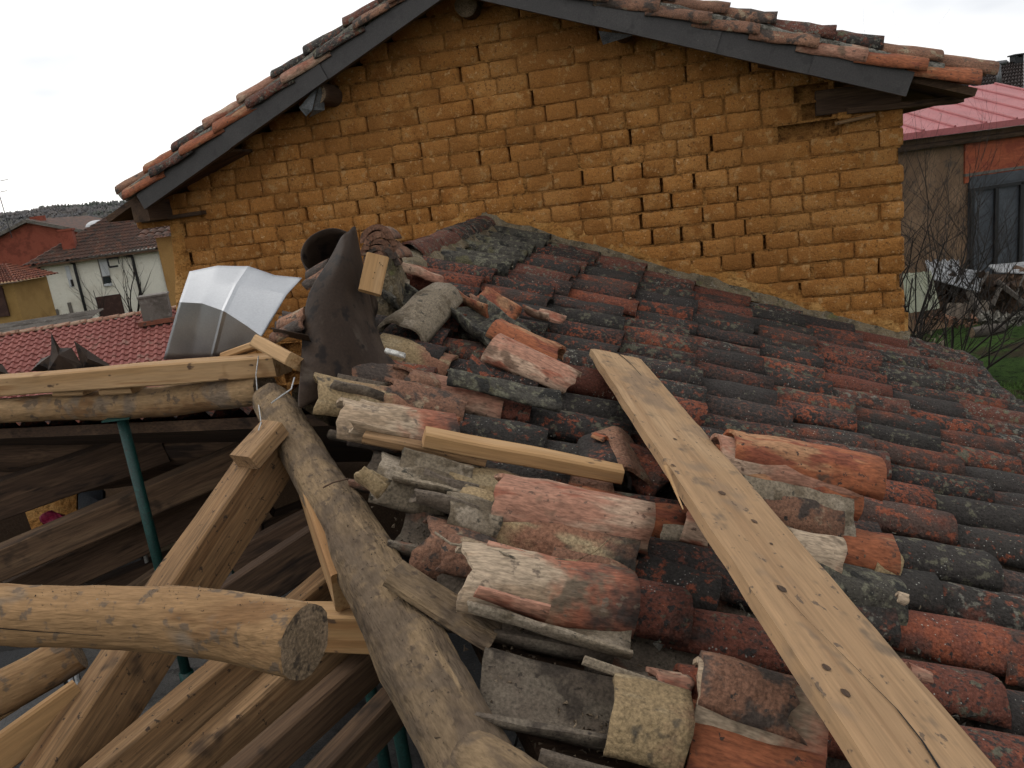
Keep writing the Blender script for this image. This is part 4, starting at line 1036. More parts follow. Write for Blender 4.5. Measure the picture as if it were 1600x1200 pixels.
# ------------------------------------------------------------------ flue of dark sheet metal, torn open at its foot
def flue():
    top = at(513, 392, 3.16); d = 2.95
    t = root('flue_pipe', at(540, 585, 2.85), 'dark brown sheet metal flue, torn open and leaning, behind the broken tiles', 'flue pipe')
    # outline rings: centre px, half width px, squash, opening
    # upper round pipe
    ax = (CU*.45-CR*.08-CF*.88).normalized()
    a = (CR*.96-CU*.25).normalized(); a = (a-ax*a.dot(ax)).normalized(); b = ax.cross(a)
    r = .112
    vs = []; fs = []; n = 36; K = 10
    for i in range(K+1):
        s = i/K
        c = top-ax*(.34*s)-UP*(.05*s)
        for k in range(n):
            an = 2*math.pi*k/n
            vs.append(c+(a*math.cos(an)+b*math.sin(an))*r*(1+.015*n3((an*2, s*3, 0), 1)))
    for i in range(K):
        for k in range(n): fs.append((i*n+k, (i+1)*n+k, (i+1)*n+(k+1) % n, i*n+(k+1) % n))
    o = mk('pipe', vs, fs, 'metal_brown', t, smooth=True); md = o.modifiers.new('s', 'SOLIDIFY'); md.thickness = .004; md.offset = -1
    # the torn sheet sweeping down from it
    rows = [ # left px, mid px, right px with depths
        ((531, 373, 3.05), (546, 359, 3.05), (556, 353, 3.12)),
        ((520, 396, 3.02), (543, 386, 3.00), (562, 386, 3.12)),
        ((503, 424, 2.99), (538, 418, 2.95), (569, 420, 3.12)),
        ((480, 456, 3.00), (530, 452, 2.94), (576, 454, 3.12)),
        ((474, 505, 2.98), (532, 495, 2.93), (583, 486, 3.12)),
        ((471, 548, 2.92), (540, 530, 2.92), (592, 522, 3.10)),
        ((469, 580, 2.84), (540, 562, 2.91), (603, 552, 3.06)),
        ((466, 612, 2.74), (535, 590, 2.90), (622, 572, 3.02)),
        ((466, 640, 2.66), (540, 612, 2.88), (640, 590, 3.00))]
    vs = []; fs = []; J = 12
    for i, (l, m_, r_) in enumerate(rows):
        L_, M_, R_ = at(*l), at(*m_), at(*r_)
        for j in range(J+1):
            s = j/J
            q = L_*(1-s)*(1-2*s)+M_*4*s*(1-s)+R_*s*(2*s-1)
            q += CF*(.014*n3((i*.8, s*3.2, 2), 1))
            if i >= 4: q += -CF*.03*math.exp(-((s-(.10+.12*(i-4)))/.09)**2)*.9   # fold
            vs.append(q)
    for i in range(len(rows)-1):
        for j in range(J): fs.append((i*(J+1)+j, (i+1)*(J+1)+j, (i+1)*(J+1)+j+1, i*(J+1)+j+1))
    o = mk('torn_sheet', vs, fs, 'metal_brown', t, smooth=True)
    md = o.modifiers.new('b', 'SUBSURF'); md.levels = 2; md.render_levels = 2
    md = o.modifiers.new('s', 'SOLIDIFY'); md.thickness = .003
flue()
# galvanized sheet
def sheet():
    rows = [((296, 424, 3.72), (340, 415, 3.67), (389, 416, 3.62), (430, 430, 3.58), (472, 434, 3.54)),
            ((288, 448, 3.55), (330, 444, 3.51), (370, 444, 3.46), (412, 452, 3.43), (448, 460, 3.40)),
            ((280, 472, 3.40), (316, 474, 3.36), (350, 486, 3.30), (384, 508, 3.26), (409, 526, 3.24)),
            ((255, 562, 3.57), (298, 562, 3.53), (332, 560, 3.47), (368, 546, 3.38), (404, 530, 3.26))]
    vs = [at(*q) for r_ in rows for q in r_]; fs = []
    # refine bilinearly, with a standing crease on the middle column
    G_ = 8; out_ = []; nx = 4*G_; ny = 3*G_
    for j in range(ny+1):
        fj = j/G_; j0 = min(int(fj), 2); tj = fj-j0
        for i in range(nx+1):
            fi = i/G_; i0 = min(int(fi), 3); ti = fi-i0
            q = (vs[j0*5+i0]*(1-ti)+vs[j0*5+i0+1]*ti)*(1-tj)+(vs[(j0+1)*5+i0]*(1-ti)+vs[(j0+1)*5+i0+1]*ti)*tj
            q += CF*.002*n3((i*.12, j*.1, 4), 1)
            if i == 2*G_: q -= CF*.008
            out_.append(q)
    W = nx+1
    for j in range(ny):
        for i in range(nx): fs.append((j*W+i, (j+1)*W+i, (j+1)*W+i+1, j*W+i+1))
    o = mk('metal_sheet', out_, fs, 'galvanized', smooth=True); o.data.set_sharp_from_angle(angle=R(16))
    md = o.modifiers.new('s', 'SOLIDIFY'); md.thickness = .0025
    tag(o, 'bent shiny galvanized metal sheet standing behind the squared beam', 'metal sheet')
    for (x, y) in ((314, 426), (313, 444), (409, 489)):
        P = at(x, y, 3.3)-CF*.05
    return o
sheet()
# dark torn sheet scraps poking up behind the beam on the left
def scrap(pts, d, label):
    Q = [at(x, y, d+dd) for x, y, dd in pts]
    k = len(Q); c = sum(Q, V())/k-CF*.04
    vs = Q+[c]; fs = [(i, (i+1) % k, k) for i in range(k)]
    o = mk('roofing_scrap', vs, fs, 'metal_brown'); md = o.modifiers.new('s', 'SOLIDIFY'); md.thickness = .006
    tag(o, label, 'scrap')
scrap([(80, 522, 0), (92, 545, .02), (112, 545, .03), (128, 570, 0), (128, 580, 0), (76, 580, -.02), (82, 548, 0)], 3.75, 'dark torn pointed roofing scrap behind the squared beam, tallest spike')
scrap([(116, 534, 0), (135, 548, .02), (170, 571, .02), (172, 576, 0), (130, 578, -.02)], 3.78, 'dark flat roofing scrap right of the tallest spike')
scrap([(50, 580, .0), (66, 562, .03), (80, 556, .0), (84, 580, -.02)], 3.82, 'low grey roofing scrap left of the tallest spike')
scrap([(-6, 568, .0), (2, 570, .03), (14, 586, .0), (-8, 588, -.02)], 3.8, 'dark scrap corner at the left edge of the view')
# wires and straws
def wire(pts, r, m, label, cat='wire', name='wire'):
    mb = MB(); mb.tube(pts, r, 5); o = mb.build(name, m, smooth=True); tag(o, label, cat)
mat('wire_white', (.45, .45, .44), bump=None, rough=.6)
wire([at(404, 556, 2.95), at(400, 585, 2.93), at(403, 625, 2.9), at(408, 660, 2.62), at(404, 672, 2.42)], .0022, 'wire_white', 'thin white wire hanging from the beam end to the rafter')
wire([onR(460, 590, -.02), onR(455, 608, -.01), onR(440, 618, -.02), onR(424, 630, -.05)], .0025, 'wire_white', 'short kinked wire on top of the hip log')
wire([onR(868, 873, .06), onR(900, 876, .12), onR(930, 862, .14), onR(952, 842, .12)], .0016, 'tile_yellow', 'thin curved straw bridging two tiles in the middle', 'straw', 'straw')
wire([onR(680, 832, .0), onR(705, 850, .02), onR(740, 855, .03), onR(780, 862, .04), onR(804, 872, .07)], .0035, 'tile_beige', 'dry plant root lying on the brown broken tile', 'root', 'root')
wire([onR(505, 762, -.06), onR(520, 754, -.055), onR(545, 748, -.04)], .0025, 'wood_dark', 'thin cord over the hip log by the stub', 'cord', 'cord')
# dirt and crumbs
def crumbs(name, n, place, m, label, rmin=.0012, rmax=.005, seed=0, cat='debris'):
    rnd = random.Random(seed); mb = MB()
    for i in range(n):
        P, nn = place(rnd); r = rmin+(rmax-rmin)*rnd.random()**2.5
        vs = [P+V((rnd.uniform(-1, 1), rnd.uniform(-1, 1), rnd.uniform(-1, 1))).normalized()*r for _ in range(4)]
        mb.add(vs, [(0,1,2),(0,2,3),(0,3,1),(1,3,2)])
    o = mb.build(name, m); tag(o, label, cat, kind='stuff')
HL = bpy.data.objects['hip_log']; CL = bpy.data.objects['cut_log']
def on_log(o, lo, hi):
    vs = [WM[o.name] @ v.co for v in o.data.vertices]; L = [(v, (WM[o.name].to_3x3() @ vv.normal)) for v, vv in zip(vs, o.data.vertices)]
    L = [(p, n_) for p, n_ in L if n_.z > .75]
    return [q for q in L if lo <= pix(q[0])[0] <= hi]
A_ = on_log(HL, 420, 700); B_ = on_log(CL, 60, 180)+on_log(CL, 235, 330)+on_log(CL, 380, 470)
def sc_(L):
    def f(rnd):
        a, b = rnd.choice(L); c = rnd.gauss
        o_ = V((c(0, .016), c(0, .016), 0)); return a+o_-b*max(0, o_.dot(b)/max(.2, b.z))-UP*(o_.length**2*5), b
    return f
crumbs('crumbs', 4200, sc_(A_), 'dirt', 'dark earth crumbs scattered on the hip log', seed=1, rmin=.0008, rmax=.0036)
crumbs('crumbs', 1500, sc_(B_), 'grit', 'bark crumbs scattered on the cut log', seed=2, rmin=.0008, rmax=.0034)
def on_roof(rnd):
    u, v = rnd.choice(((1.55, 4.85), (1.75, 5.0), (1.5, 4.65), (1.85, 4.75), (1.2, 4.5), (1.65, 5.15)))
    u += rnd.gauss(0, .10); v += rnd.gauss(0, .06)
    return rp(u, v, -.13), RN
crumbs('crumbs', 900, on_roof, 'grit', 'mortar crumbs lying in the channel tiles near the broken edge', seed=3, rmax=.011)
def in_channels(rnd):
    v = .14+COLW*rnd.randint(0, 19)+COLW/2; a_ = hip_u(v)+(.7 if v > 3.5 else .2); u = a_+(3.7-a_)*rnd.random(); k_ = round((u-.1)/EXP)
    u = max(a_, .1+k_*EXP+rnd.gauss(0, .06))
    return rp(u, colv(v, u)+rnd.gauss(0, .028), -.085+rnd.uniform(0, .03)), RN
crumbs('moss', 1500, in_channels, 'tile_mossy', 'small tufts of moss in the channels of the tile roof', rmin=.004, rmax=.02, seed=12, cat='moss')
def on_covers(rnd):
    j_ = rnd.randint(0, 17); v = .14+COLW*j_; a_ = hip_u(v)+(.9 if v > 3.4 else .3); u = a_+(3.7-a_)*rnd.random()
    return rp(u, colv(v, u)+rnd.gauss(0, .03), .004), RN
crumbs('lichen', 420, on_covers, 'tile_beige', 'pale lichen rosettes dotted over the cover tiles', rmin=.003, rmax=.011, seed=14, cat='lichen')
# ------------------------------------------------------------------ village behind
mat('plaster_white', (.62, .60, .52), [((.56, .53, .45), 1.2, .46, .64), ((.45, .42, .34), 3, .6, .72)], k=.9, bump=(8, .2, .01), rough=.95)
mat('plaster_yellow', (.36, .22, .075), [((.30, .175, .055), 1.0, .46, .62)], bump=(8, .2, .01), rough=.95)
mat('brick_red', (.29, .075, .045), [((.20, .05, .03), 1.5, .46, .62), ((.30, .085, .05), 9, .56, .66, (.3, .3, 3))], bump=(10, .3, .01), rough=.95)
mat('roof_far', (.10, .056, .042), [((.16, .075, .05), 2.2, .5, .62), ((.05, .042, .036), 3.1, .52, .64), ((.15, .125, .10), 4, .6, .7)], bump=(20, .5, .02), rand=.05)
mat('roof_far_orange', (.24, .085, .05), [((.17, .06, .04), 2.2, .48, .62), ((.10, .06, .045), 5, .56, .66)], bump=(20, .5, .02))
mat('pantile', (.27, .085, .07), [((.31, .105, .085), 1.2, .46, .62), ((.20, .065, .05), 4, .55, .67), ((.26, .13, .10), 2, .58, .7)], bump=(30, .3, .01), rough=.85)
mat('dark_trim', (.012, .013, .015), bump=None, rough=.6)
mat('glass_dark', (.02, .024, .03), bump=None, rough=.1, spec=.6)
mat('shutter_white', (.58, .60, .62), bump=None, rough=.6)
mat('door_brown', (.055, .026, .02), [((.08, .04, .03), 5, .5, .62)], bump=(20, .2))
mat('concrete_grey', (.17, .15, .13), [((.11, .095, .08), 2, .48, .62), ((.22, .2, .18), 6, .56, .68)], bump=(14, .5, .02))
def poly(name, pts, th, nrm, m, parent):
    k = len(pts); vs = list(pts)+[p+nrm*th for p in pts]
    o = mk(name, vs, [tuple(range(k)), tuple(range(2*k-1, k-1, -1))]+[(i, i+k, (i+1) % k+k, (i+1) % k) for i in range(k)], m, parent)
    bm = bmesh.new(); bm.from_mesh(o.data); bmesh.ops.recalc_face_normals(bm, faces=bm.faces); bm.to_mesh(o.data); bm.free(); return o
def tiled(name, e0, e1, r0, r1, cols, rows, m, parent, amp=.05, step=.03, seg=4, cut=None):
    """tiled slope between an eave and a ridge line, wavy rows with stepped courses"""
    vs = []; fs = []; nrm = (e1-e0).cross(r0-e0).normalized()
    if nrm.z < 0: nrm = -nrm
    W = cols*seg+1
    for r_ in range(rows):
        for e in (0, 1):
            t = min(1, (r_+e*1.0)/rows)
            for c in range(W):
                s = c/(W-1); p = (e0*(1-s)+e1*s)*(1-t)+(r0*(1-s)+r1*s)*t
                vs.append(p+nrm*(amp*abs(math.sin(math.pi*c/seg))+(step*(1-e))))
    for r_ in range(rows):
        for c in range(W-1):
            a = r_*2*W+c; fs.append((a, a+1, a+W+1, a+W))
            if r_ < rows-1: fs.append((a+W, a+W+1, a+2*W+1, a+2*W))
    o = mk(name, vs, fs, m, parent, smooth=False); o['kind'] = 'stuff'; return o

# hill with bare woods
def gp(x, y, d, z=0):
    P = at(x, y, d); return V((P.x, P.y, z))
def hill():
    vs = []; fs = []; nx, ny = 90, 14
    def skyh(x): return 22.5+1.6*math.sin(x*.012+1)+2*n3((x*.01, 3, 0), 1)
    def P(i, j):
        x = -720+960*i/nx; t = j/ny; y = 420+330*t
        h = skyh(x)*(t*(2-t))*1.55
        return V((x, y, EYE-6+h+3*n3((x*.03, y*.03, 0), 1)*t))
    for j in range(ny+1):
        for i in range(nx+1): vs.append(P(i, j))
    W = nx+1
    for j in range(ny):
        for i in range(nx): fs.append((j*W+i, j*W+i+1, (j+1)*W+i+1, (j+1)*W+i))
    mat('hill_ground', (.055, .05, .04), [((.035, .04, .03), .02, .46, .6), ((.075, .062, .045), .05, .55, .66)], bump=(.5, .4, .5), world=True)
    tag(mk('hill', vs, fs, 'hill_ground', smooth=True), None, None, kind='structure')
    mat('hazy_wood', (.085, .083, .085), [((.115, .105, .10), .03, .46, .62), ((.06, .068, .058), .02, .55, .64)], bump=None, world=True, k=1.15, fine=0)  # distance haze is put into this colour, paler and greyer
    rnd = random.Random(2); mb = MB()
    for k in range(14000):
        i = rnd.random()*nx; j = ny*rnd.random()**.7; p = P(i, j); h = rnd.uniform(1.8, 4.2); r = h*.38
        a0 = rnd.random()*6
        ring = [p+V((math.cos(a0+q*2.1)*r*rnd.uniform(.6, 1.3), math.sin(a0+q*2.1)*r, h*rnd.uniform(.4, .7))) for q in range(3)]
        mb.add([p, *ring, p+V((rnd.uniform(-1, 1), 0, h))], [(0,2,1),(0,3,2),(0,1,3),(1,2,4),(2,3,4),(3,1,4)])
    tag(mb.build('hill_woods', 'hazy_wood'), 'grey brown leafless woods covering the far hill', 'woods', kind='stuff')
hill()

def white_house():
    A = at(58, 413, 40); B = at(268, 377, 41.5); B.z = A.z
    d = (B-A); d.z = 0; Ln = d.length; d.normalize(); n = V((d.y, -d.x, 0))     # n faces us
    if n.y > 0: n = -n
    t = root('white_house', V((A.x, A.y, 0)), 'two storey cream white house with dark downpipes beyond the red pantile roof', 'house')
    Bk = -n*8
    g = V((0, 0, -2))
    Av, Bv = V((A.x, A.y, -2.2)), V((B.x, B.y, -2.2))
    vs = [Av, Bv, Bv+Bk, Av+Bk, A, B, B+Bk, A+Bk]
    mk('wall', vs, [(0,1,5,4),(1,2,6,5),(2,3,7,6),(3,0,4,7),(4,5,6,7)], 'plaster_white', t)
    def W(x, y, off=0): return on(x, y, A+n*off, n)
    def rect(name, x0, y0, x1, y1, m, off, th=.06, parent=t):
        # upright rectangle on the wall: top-left and bottom-right seen points
        a, b = W(x0, y0), W(x1, y1); s0, s1 = (a-A).dot(d), (b-A).dot(d)
        q = [V((A.x, A.y, 0))+d*s+UP*z+n*off for s, z in ((s0, b.z), (s1, b.z), (s1, a.z), (s0, a.z))]
        return poly(name, q, th, -n, m, parent)
    for (x0, y0, x1, y1) in ((153, 404, 177, 434),):
        w_ = rect('window', 151, 402, 176, 446, 'concrete_grey', .03, .06)
        rect('shutter', 154, 405, 172.5, 430, 'shutter_white', .06, .04, w_); rect('pane', 160.5, 433, 174.5, 442.5, 'glass_dark', .05, .03, w_); rect('sill', 163, 443.5, 176, 445.5, 'shutter_white', .14, .10, w_)
    w_ = rect('window', 101, 416, 116, 448, 'shutter_white', .04); rect('pane', 110, 437, 116.5, 447, 'glass_dark', .06, .03, w_)
    w_ = rect('window', 66, 420, 76, 446, 'concrete_grey', .04)
    w_ = rect('door', 82, 484, 97, 506, 'concrete_grey', .04); w_ = rect('window', 105, 473, 118, 500, 'concrete_grey', .04)
    rect('garage_door', 149, 464.5, 196, 492, 'door_brown', .04)
    # clothes rack bracket
    fr = rect('bracket', 170, 400, 171, 416, 'dark_trim', .35, .03); rect('bracket', 186, 400, 187.5, 412, 'dark_trim', .35, .03); rect('bracket', 170, 402, 187, 403, 'dark_trim', .35, .03); rect('bracket', 172, 415.5, 187, 416.5, 'dark_trim', .35, .03)
    for (x0, y0, xk, yk, xb, yb) in ((50, 413, 61, 421, 82, 505), (104, 408, 116, 415, 136, 500), (193, 399, 207, 404, 226, 480), (245, 388, 250, 394, 270, 475)):
        k = W(xk, yk, .1); tp = W(x0, y0, .35); bt = V((k.x, k.y, -2)) 
        m = MB(); m.tube([tp, k+UP*.12, k, bt], .07, 8); m.build('downpipe', 'dark_trim', t, smooth=True)
    # roof: hipped at the left
    e0, e1 = A+n*.5-d*.5-UP*.02, B+n*.5+d*2.0-UP*.02
    r0 = A-n*4+d*3.4+UP*2.1; r1 = B-n*4+d*2+UP*2.1
    e2 = A-n*8.5-d*.5-UP*.02
    tiled('roof', e0, e1, r0, r1, 46, 14, 'roof_far', t, .07, .04)
    tiled('roof', e2, e0, r0, r0+d*.02, 30, 14, 'roof_far', t, .07, .04)
    poly('eave_board', [e0-UP*.12, e1-UP*.12, e1-n*.5-UP*.12, e0-n*.5-UP*.12], .1, UP, 'wood_dark', t)
    # chimney
    c = at(111, 390, 41.0)
    ch = MB(); ch.box((-.30, -.3, -.5), (.30, .3, .95), M=frame(c, d, UP)); ch.box((-.35, -.34, .95), (.35, .34, 1.05), M=frame(c, d, UP)); ch.build('chimney', 'brick_red', t)
    m = MB(); m.box((-.42, -.42, -.62), (.45, -.3, -.52), M=frame(c, d, UP)); m.build('chimney_flashing', 'plaster_white', t)
    return t
white_house()
def dome_lamp():
    c = at(152, 353, 47); m = MB(); n = 12
    vs = []; fs = []
    for i in range(6):
        a = i/5*math.pi/2
        for k in range(n): vs.append(c+V((math.cos(2*math.pi*k/n)*.62*math.cos(a), math.sin(2*math.pi*k/n)*.62*math.cos(a), .34*math.sin(a))))
    for i in range(5):
        for k in range(n): fs.append((i*n+k, i*n+(k+1) % n, (i+1)*n+(k+1) % n, (i+1)*n+k))
    t = root('roof_vent', c-UP*1.2, 'small white domed vent on the ridge of the white house', 'vent')
    mk('cap', vs, fs, 'shutter_white', t, smooth=True)
    m = MB(); m.tube([c-UP*1.6, c+UP*.05], .25, 10); m.build('neck', 'concrete_grey', t, smooth=True)
dome_lamp()
def red_house():
    d = 62; Ap = at(45, 347, d); L = at(-70, 380, d); Rr = at(133, 366, d); 
    zE = Rr.z-.3
    L = Ap+V((-9.5, 0, -3.2)); Rr = Ap+V((5.2, .6, -1.75))
    t = root('red_brick_house', V((Ap.x, Ap.y, 0)), 'plain red brick gable house at the far left with small chimney', 'house')
    poly('wall', [V((L.x, L.y, -3)), V((Rr.x, Rr.y, -3)), Rr, Ap, L], 9, V((0, 1, 0)), 'brick_red', t)
    for a, b in ((Ap, L), (Ap, Rr)):
        q = [a+V((0, -.4, .0)), b+(b-a).normalized()*.6+V((0, -.4, 0)), b+(b-a).normalized()*.6+V((0, 9.4, 0)), a+V((0, 9.4, 0))]
        poly('roof', q, .22, UP, 'roof_far', t)
        q = [a+V((0, -.46, -.02)), b+(b-a).normalized()*.6+V((0, -.46, -.02)), b+(b-a).normalized()*.6+V((0, -.46, .24)), a+V((0, -.46, .24))]
        poly('verge', q, .05, V((0, 1, 0)), 'concrete_grey', t)
    c = at(61, 349, 63); m = MB(); m.box((-.42, -.4, -1.2), (.42, .4, .55), M=Matrix.Translation(c)); m.build('chimney', 'brick_red', t)
    # aerial
    a = root('tv_aerial', at(14, 345, 58), 'thin television aerial on the far left skyline', 'aerial')
    b0, b1 = at(13, 350, 58), at(3, 286, 58); b1 = V((b0.x, b0.y, b1.z+.2)) + V((-.1, 0, 0))
    m = MB(); m.tube([b0-UP*1, b1], .03, 5); m.build('mast', 'dark_trim', a)
    for z, l in ((.15, .8), (.9, .55)):
        m = MB(); m.tube([b1-UP*z-V((l*.7, 0, 0)), b1-UP*z+V((l, .2, .1))], .02, 4); m.build('boom', 'dark_trim', a)
red_house()
def yellow_house():
    d = 33
    A, B = at(-70, 454, d), at(20, 442, d); B.z = A.z = (A.z+B.z)/2
    t = root('yellow_house', V((B.x, B.y, 0)), 'ochre plastered house with orange tile roof at the left edge', 'house')
    dd = (B-A).normalized(); n = V((dd.y, -dd.x, 0)); n = -n if n.y > 0 else n
    poly('wall', [V((A.x, A.y, -2.2)), V((B.x, B.y, -2.2)), B, A], 2.6, -n, 'plaster_yellow', t)
    e0, e1 = A+n*.45-dd*.4, B+n*.45+dd*.35; r0 = A-n*1.3+UP*.75-dd*.4; r1 = B-n*1.3+UP*.75-dd*.9
    tiled('roof', e0, e1, r0, r1, 22, 9, 'roof_far_orange', t, .08, .05)
    tiled('roof', e1, e1-n*3.4, r1, r1+n*-.02, 12, 9, 'roof_far_orange', t, .08, .05)
    q = on(3, 466, A+n*.03, n); w_ = poly('window', [q+UP*.5-dd*.7, q+UP*.5+dd*.15, q-UP*.75+dd*.15, q-UP*.75-dd*.7], .08, n, 'door_brown', t)
    # low grey roof edge in front
    s = root('low_shed', at(60, 522, 27), 'low shed with dark corrugated roof edge below the yellow house', 'shed')
    e0, e1 = at(-60, 538, 26), at(120, 517, 27); e1.z = e0.z = (e0.z+e1.z)/2
    nn = V((0, -1, 0))
    tiled('roof', e0, e1, e0+V((0, 2.2, .35)), e1+V((0, 2.2, .35)), 40, 3, 'concrete_grey', s, .05, .02)
    poly('wall', [V((e0.x, e0.y+.3, -1.5)), V((e1.x, e1.y+.3, -1.5)), e1+V((0, .3, -.03)), e0+V((0, .3, -.03))], 1.6, V((0, 1, 0)), 'door_brown', s)
yellow_house()
def pantile_roof():
    d0 = 22.0
    r0, r1 = at(-30, 537, 21.5), at(300, 474, 23.0); zr = (r0.z+r1.z)/2; r0.z = r1.z = zr
    dd = (r1-r0).normalized(); n = V((dd.y, -dd.x, 0)); n = -n if n.y > 0 else n
    t = root('pantile_house', (r0+r1)/2*1-UP*zr, 'low house with bright red pantile roof below the white house', 'house')
    run, fall = 7.0, 2.3
    r0 = r0-dd*2; r1 = r1+dd*3
    e0, e1 = r0+n*run-UP*fall, r1+n*run-UP*fall
    Ln = (r1-r0).length
    cols = int(Ln/.20); rows = 24; seg = 6
    sl = (e0-r0); nrm = dd.cross(sl).normalized(); nrm = nrm if nrm.z > 0 else -nrm
    prof = [(0, 0), (.12, .035), (.30, .052), (.48, .045), (.60, .012), (.8, 0)]
    vs = []; fs = []
    for r_ in range(rows):
        for e in (0, 1):
            for c in range(cols):
                for (x, z) in prof:
                    s = (c+x)/cols; tt = (r_+e*1.0)/rows
                    vs.append(r0+(r1-r0)*s+sl*tt+nrm*(z+.035*e))
    W = cols*len(prof)
    for r_ in range(rows):
        for c in range(W-1):
            a = r_*2*W+c; fs.append((a, a+1, a+W+1, a+W))
            if r_ < rows-1: fs.append((a+W, a+W+1, a+2*W+1, a+2*W))
    o = mk('roof', vs, fs, 'pantile', t, smooth=False); o['kind'] = 'stuff'
    m = MB()
    k = int(Ln/.42)
    for i in range(k):
        p = r0+dd*(i*.42); p2 = p+dd*.45+UP*.012
        link(bpy.data.objects.new('ridge_tile', RIDGE_ME), t, frame(p+UP*.11, p2-p, UP))
    b0, b1 = r0-n*run-UP*fall, r1-n*run-UP*fall
    poly('rear_slope', [r0-UP*.02, r1-UP*.02, b1, b0], .06, -UP, 'pantile', t)
    poly('wall', [V((e0.x, e0.y, -2))-n*.4+dd*.3, V((e1.x, e1.y, -2))-n*.4-dd*.3, e1-n*.4-dd*.3+UP*.02, e0-n*.4+dd*.3+UP*.02], 13, -n, 'plaster_yellow', t)
    # chimney block
    c = on(245, 480, r1, n)-n*0; c = at(245, 486, 22.2)
    m = MB(); m.box((-.36, -.3, -.6), (.36, .3, .42), M=frame(c, dd, UP)); m.box((-.39, -.33, .42), (.39, .33, .47), M=frame(c, dd, UP)); m.build('chimney', 'concrete_grey', t)
    m = MB(); m.box((-.5, -.42, -.32), (.5, .42, -.2), M=frame(c, dd, UP)); m.build('chimney_base', 'roof_far_orange', t)
def ochre_house():
    t = root('ochre_house', gp(250, 420, 30), 'narrow ochre plastered wall with tile eave between white and adobe house', 'house')
    A, B = at(243, 372, 30), at(330, 350, 30); B.z = A.z
    dd = (B-A).normalized(); n = V((dd.y, -dd.x, 0)); n = -n if n.y > 0 else n
    poly('wall', [V((A.x, A.y, -1.5)), V((B.x, B.y, -1.5)), B, A], 4, -n, 'plaster_yellow', t)
    tiled('roof', A+n*.4-dd*.6, B+n*.4, A-n*2-dd*.6+UP*.9, B-n*2+UP*.9, 9, 6, 'roof_far', t, .08, .05)
ochre_house()
RIDGE_ME = tile_mesh('tile_pink', L=.45, w0=.2, w1=.22, hh=.1, seed=900)
pantile_roof()

# ------------------------------------------------------------------ bare trees
mat('bark_grey', (.06, .048, .042), [((.10, .085, .075), 9, .5, .62)], bump=(30, .5, .01))
mat('bark_dark', (.022, .017, .014), [((.04, .032, .026), 9, .5, .62)], bump=(30, .5, .01))
def bare_tree(name, base, h, label, seed, m='bark_grey', r0=.06, spread=.5, levels=4, stems=1, lean=V((0, 0, 0)), group=None, kids=(3, 5)):
    rnd = random.Random(seed)
    t = root(name, base, label, 'tree' if stems == 1 else 'shrub', group)
    trunk = MB(); crown = MB(); mb = [trunk, crown]
    def grow(p, d, L, r, lv):
        n = 5 if lv < 2 else 4; pts = [p]; rs = [r]
        q = p.copy(); dd = d.copy()
        for i in range(n):
            dd = (dd+V((rnd.gauss(0, .13), rnd.gauss(0, .13), rnd.gauss(.05, .07)))).normalized()
            q = q+dd*(L/n); pts.append(q.copy()); rs.append(r*(1-.75*(i+1)/n) if lv == levels-1 else r*(1-.5*(i+1)/n))
        mb[0 if lv == 0 else 1].tube(pts, rs, 5 if lv < 2 else 3, cap=False)
        if lv < levels-1:
            for k in range(rnd.randint(*kids)):
                i = rnd.randint(1, n); f = rnd.random()
                e = V((rnd.gauss(0, 1), rnd.gauss(0, 1), rnd.gauss(.2, .5))).normalized()
                nd = (dd*(1-spread)+e*spread+V((0, 0, .18))).normalized()
                grow(pts[i], nd, L*rnd.uniform(.5, .75), rs[i]*.7, lv+1)
    for s in range(stems):
        dd = V((rnd.gauss(0, .35 if stems > 1 else .06), rnd.gauss(0, .3 if stems > 1 else .06), 1))+lean
        grow(base+V((rnd.gauss(0, .12), rnd.gauss(0, .12), 0))*(stems > 1), dd.normalized(), h*rnd.uniform(.4, .6), r0*rnd.uniform(.6, 1), 0)
    trunk.build('trunk', m, t, smooth=True); crown.build('branches', m, t, smooth=True)
bare_tree('bare_tree', gp(135, 480, 31, -1.0), 5.6, 'leafless tree with upright twigs in front of the white house, left', 3, 'bark_dark', .09, .42, 4, lean=V((-.12, 0, 0)))
bare_tree('bare_tree', gp(205, 470, 32, -1.0), 5.8, 'leafless tree with upright twigs in front of the white house, right', 5, 'bark_dark', .09, .42, 4)
bare_tree('bare_tree', gp(30, 540, 27, -.6), 4.2, 'spindly leafless tree before the yellow house', 8, 'bark_dark', .05, .55, 4, lean=V((.2, 0, 0)))
bare_tree('bare_shrub', gp(1385, 440, 12.8, 0), 6.8, 'sprawling leafless shrub beside the right corner of the adobe house', 21, 'bark_dark', .03, .5, 4, stems=10, lean=V((.22, 0, 0)), kids=(4, 6))
bare_tree('bare_tree', gp(1490, 470, 15.0, 0), 6.2, 'thin leafless tree in front of the brick barn gate', 31, 'bark_dark', .05, .5, 4, lean=V((-.05, 0, 0)))

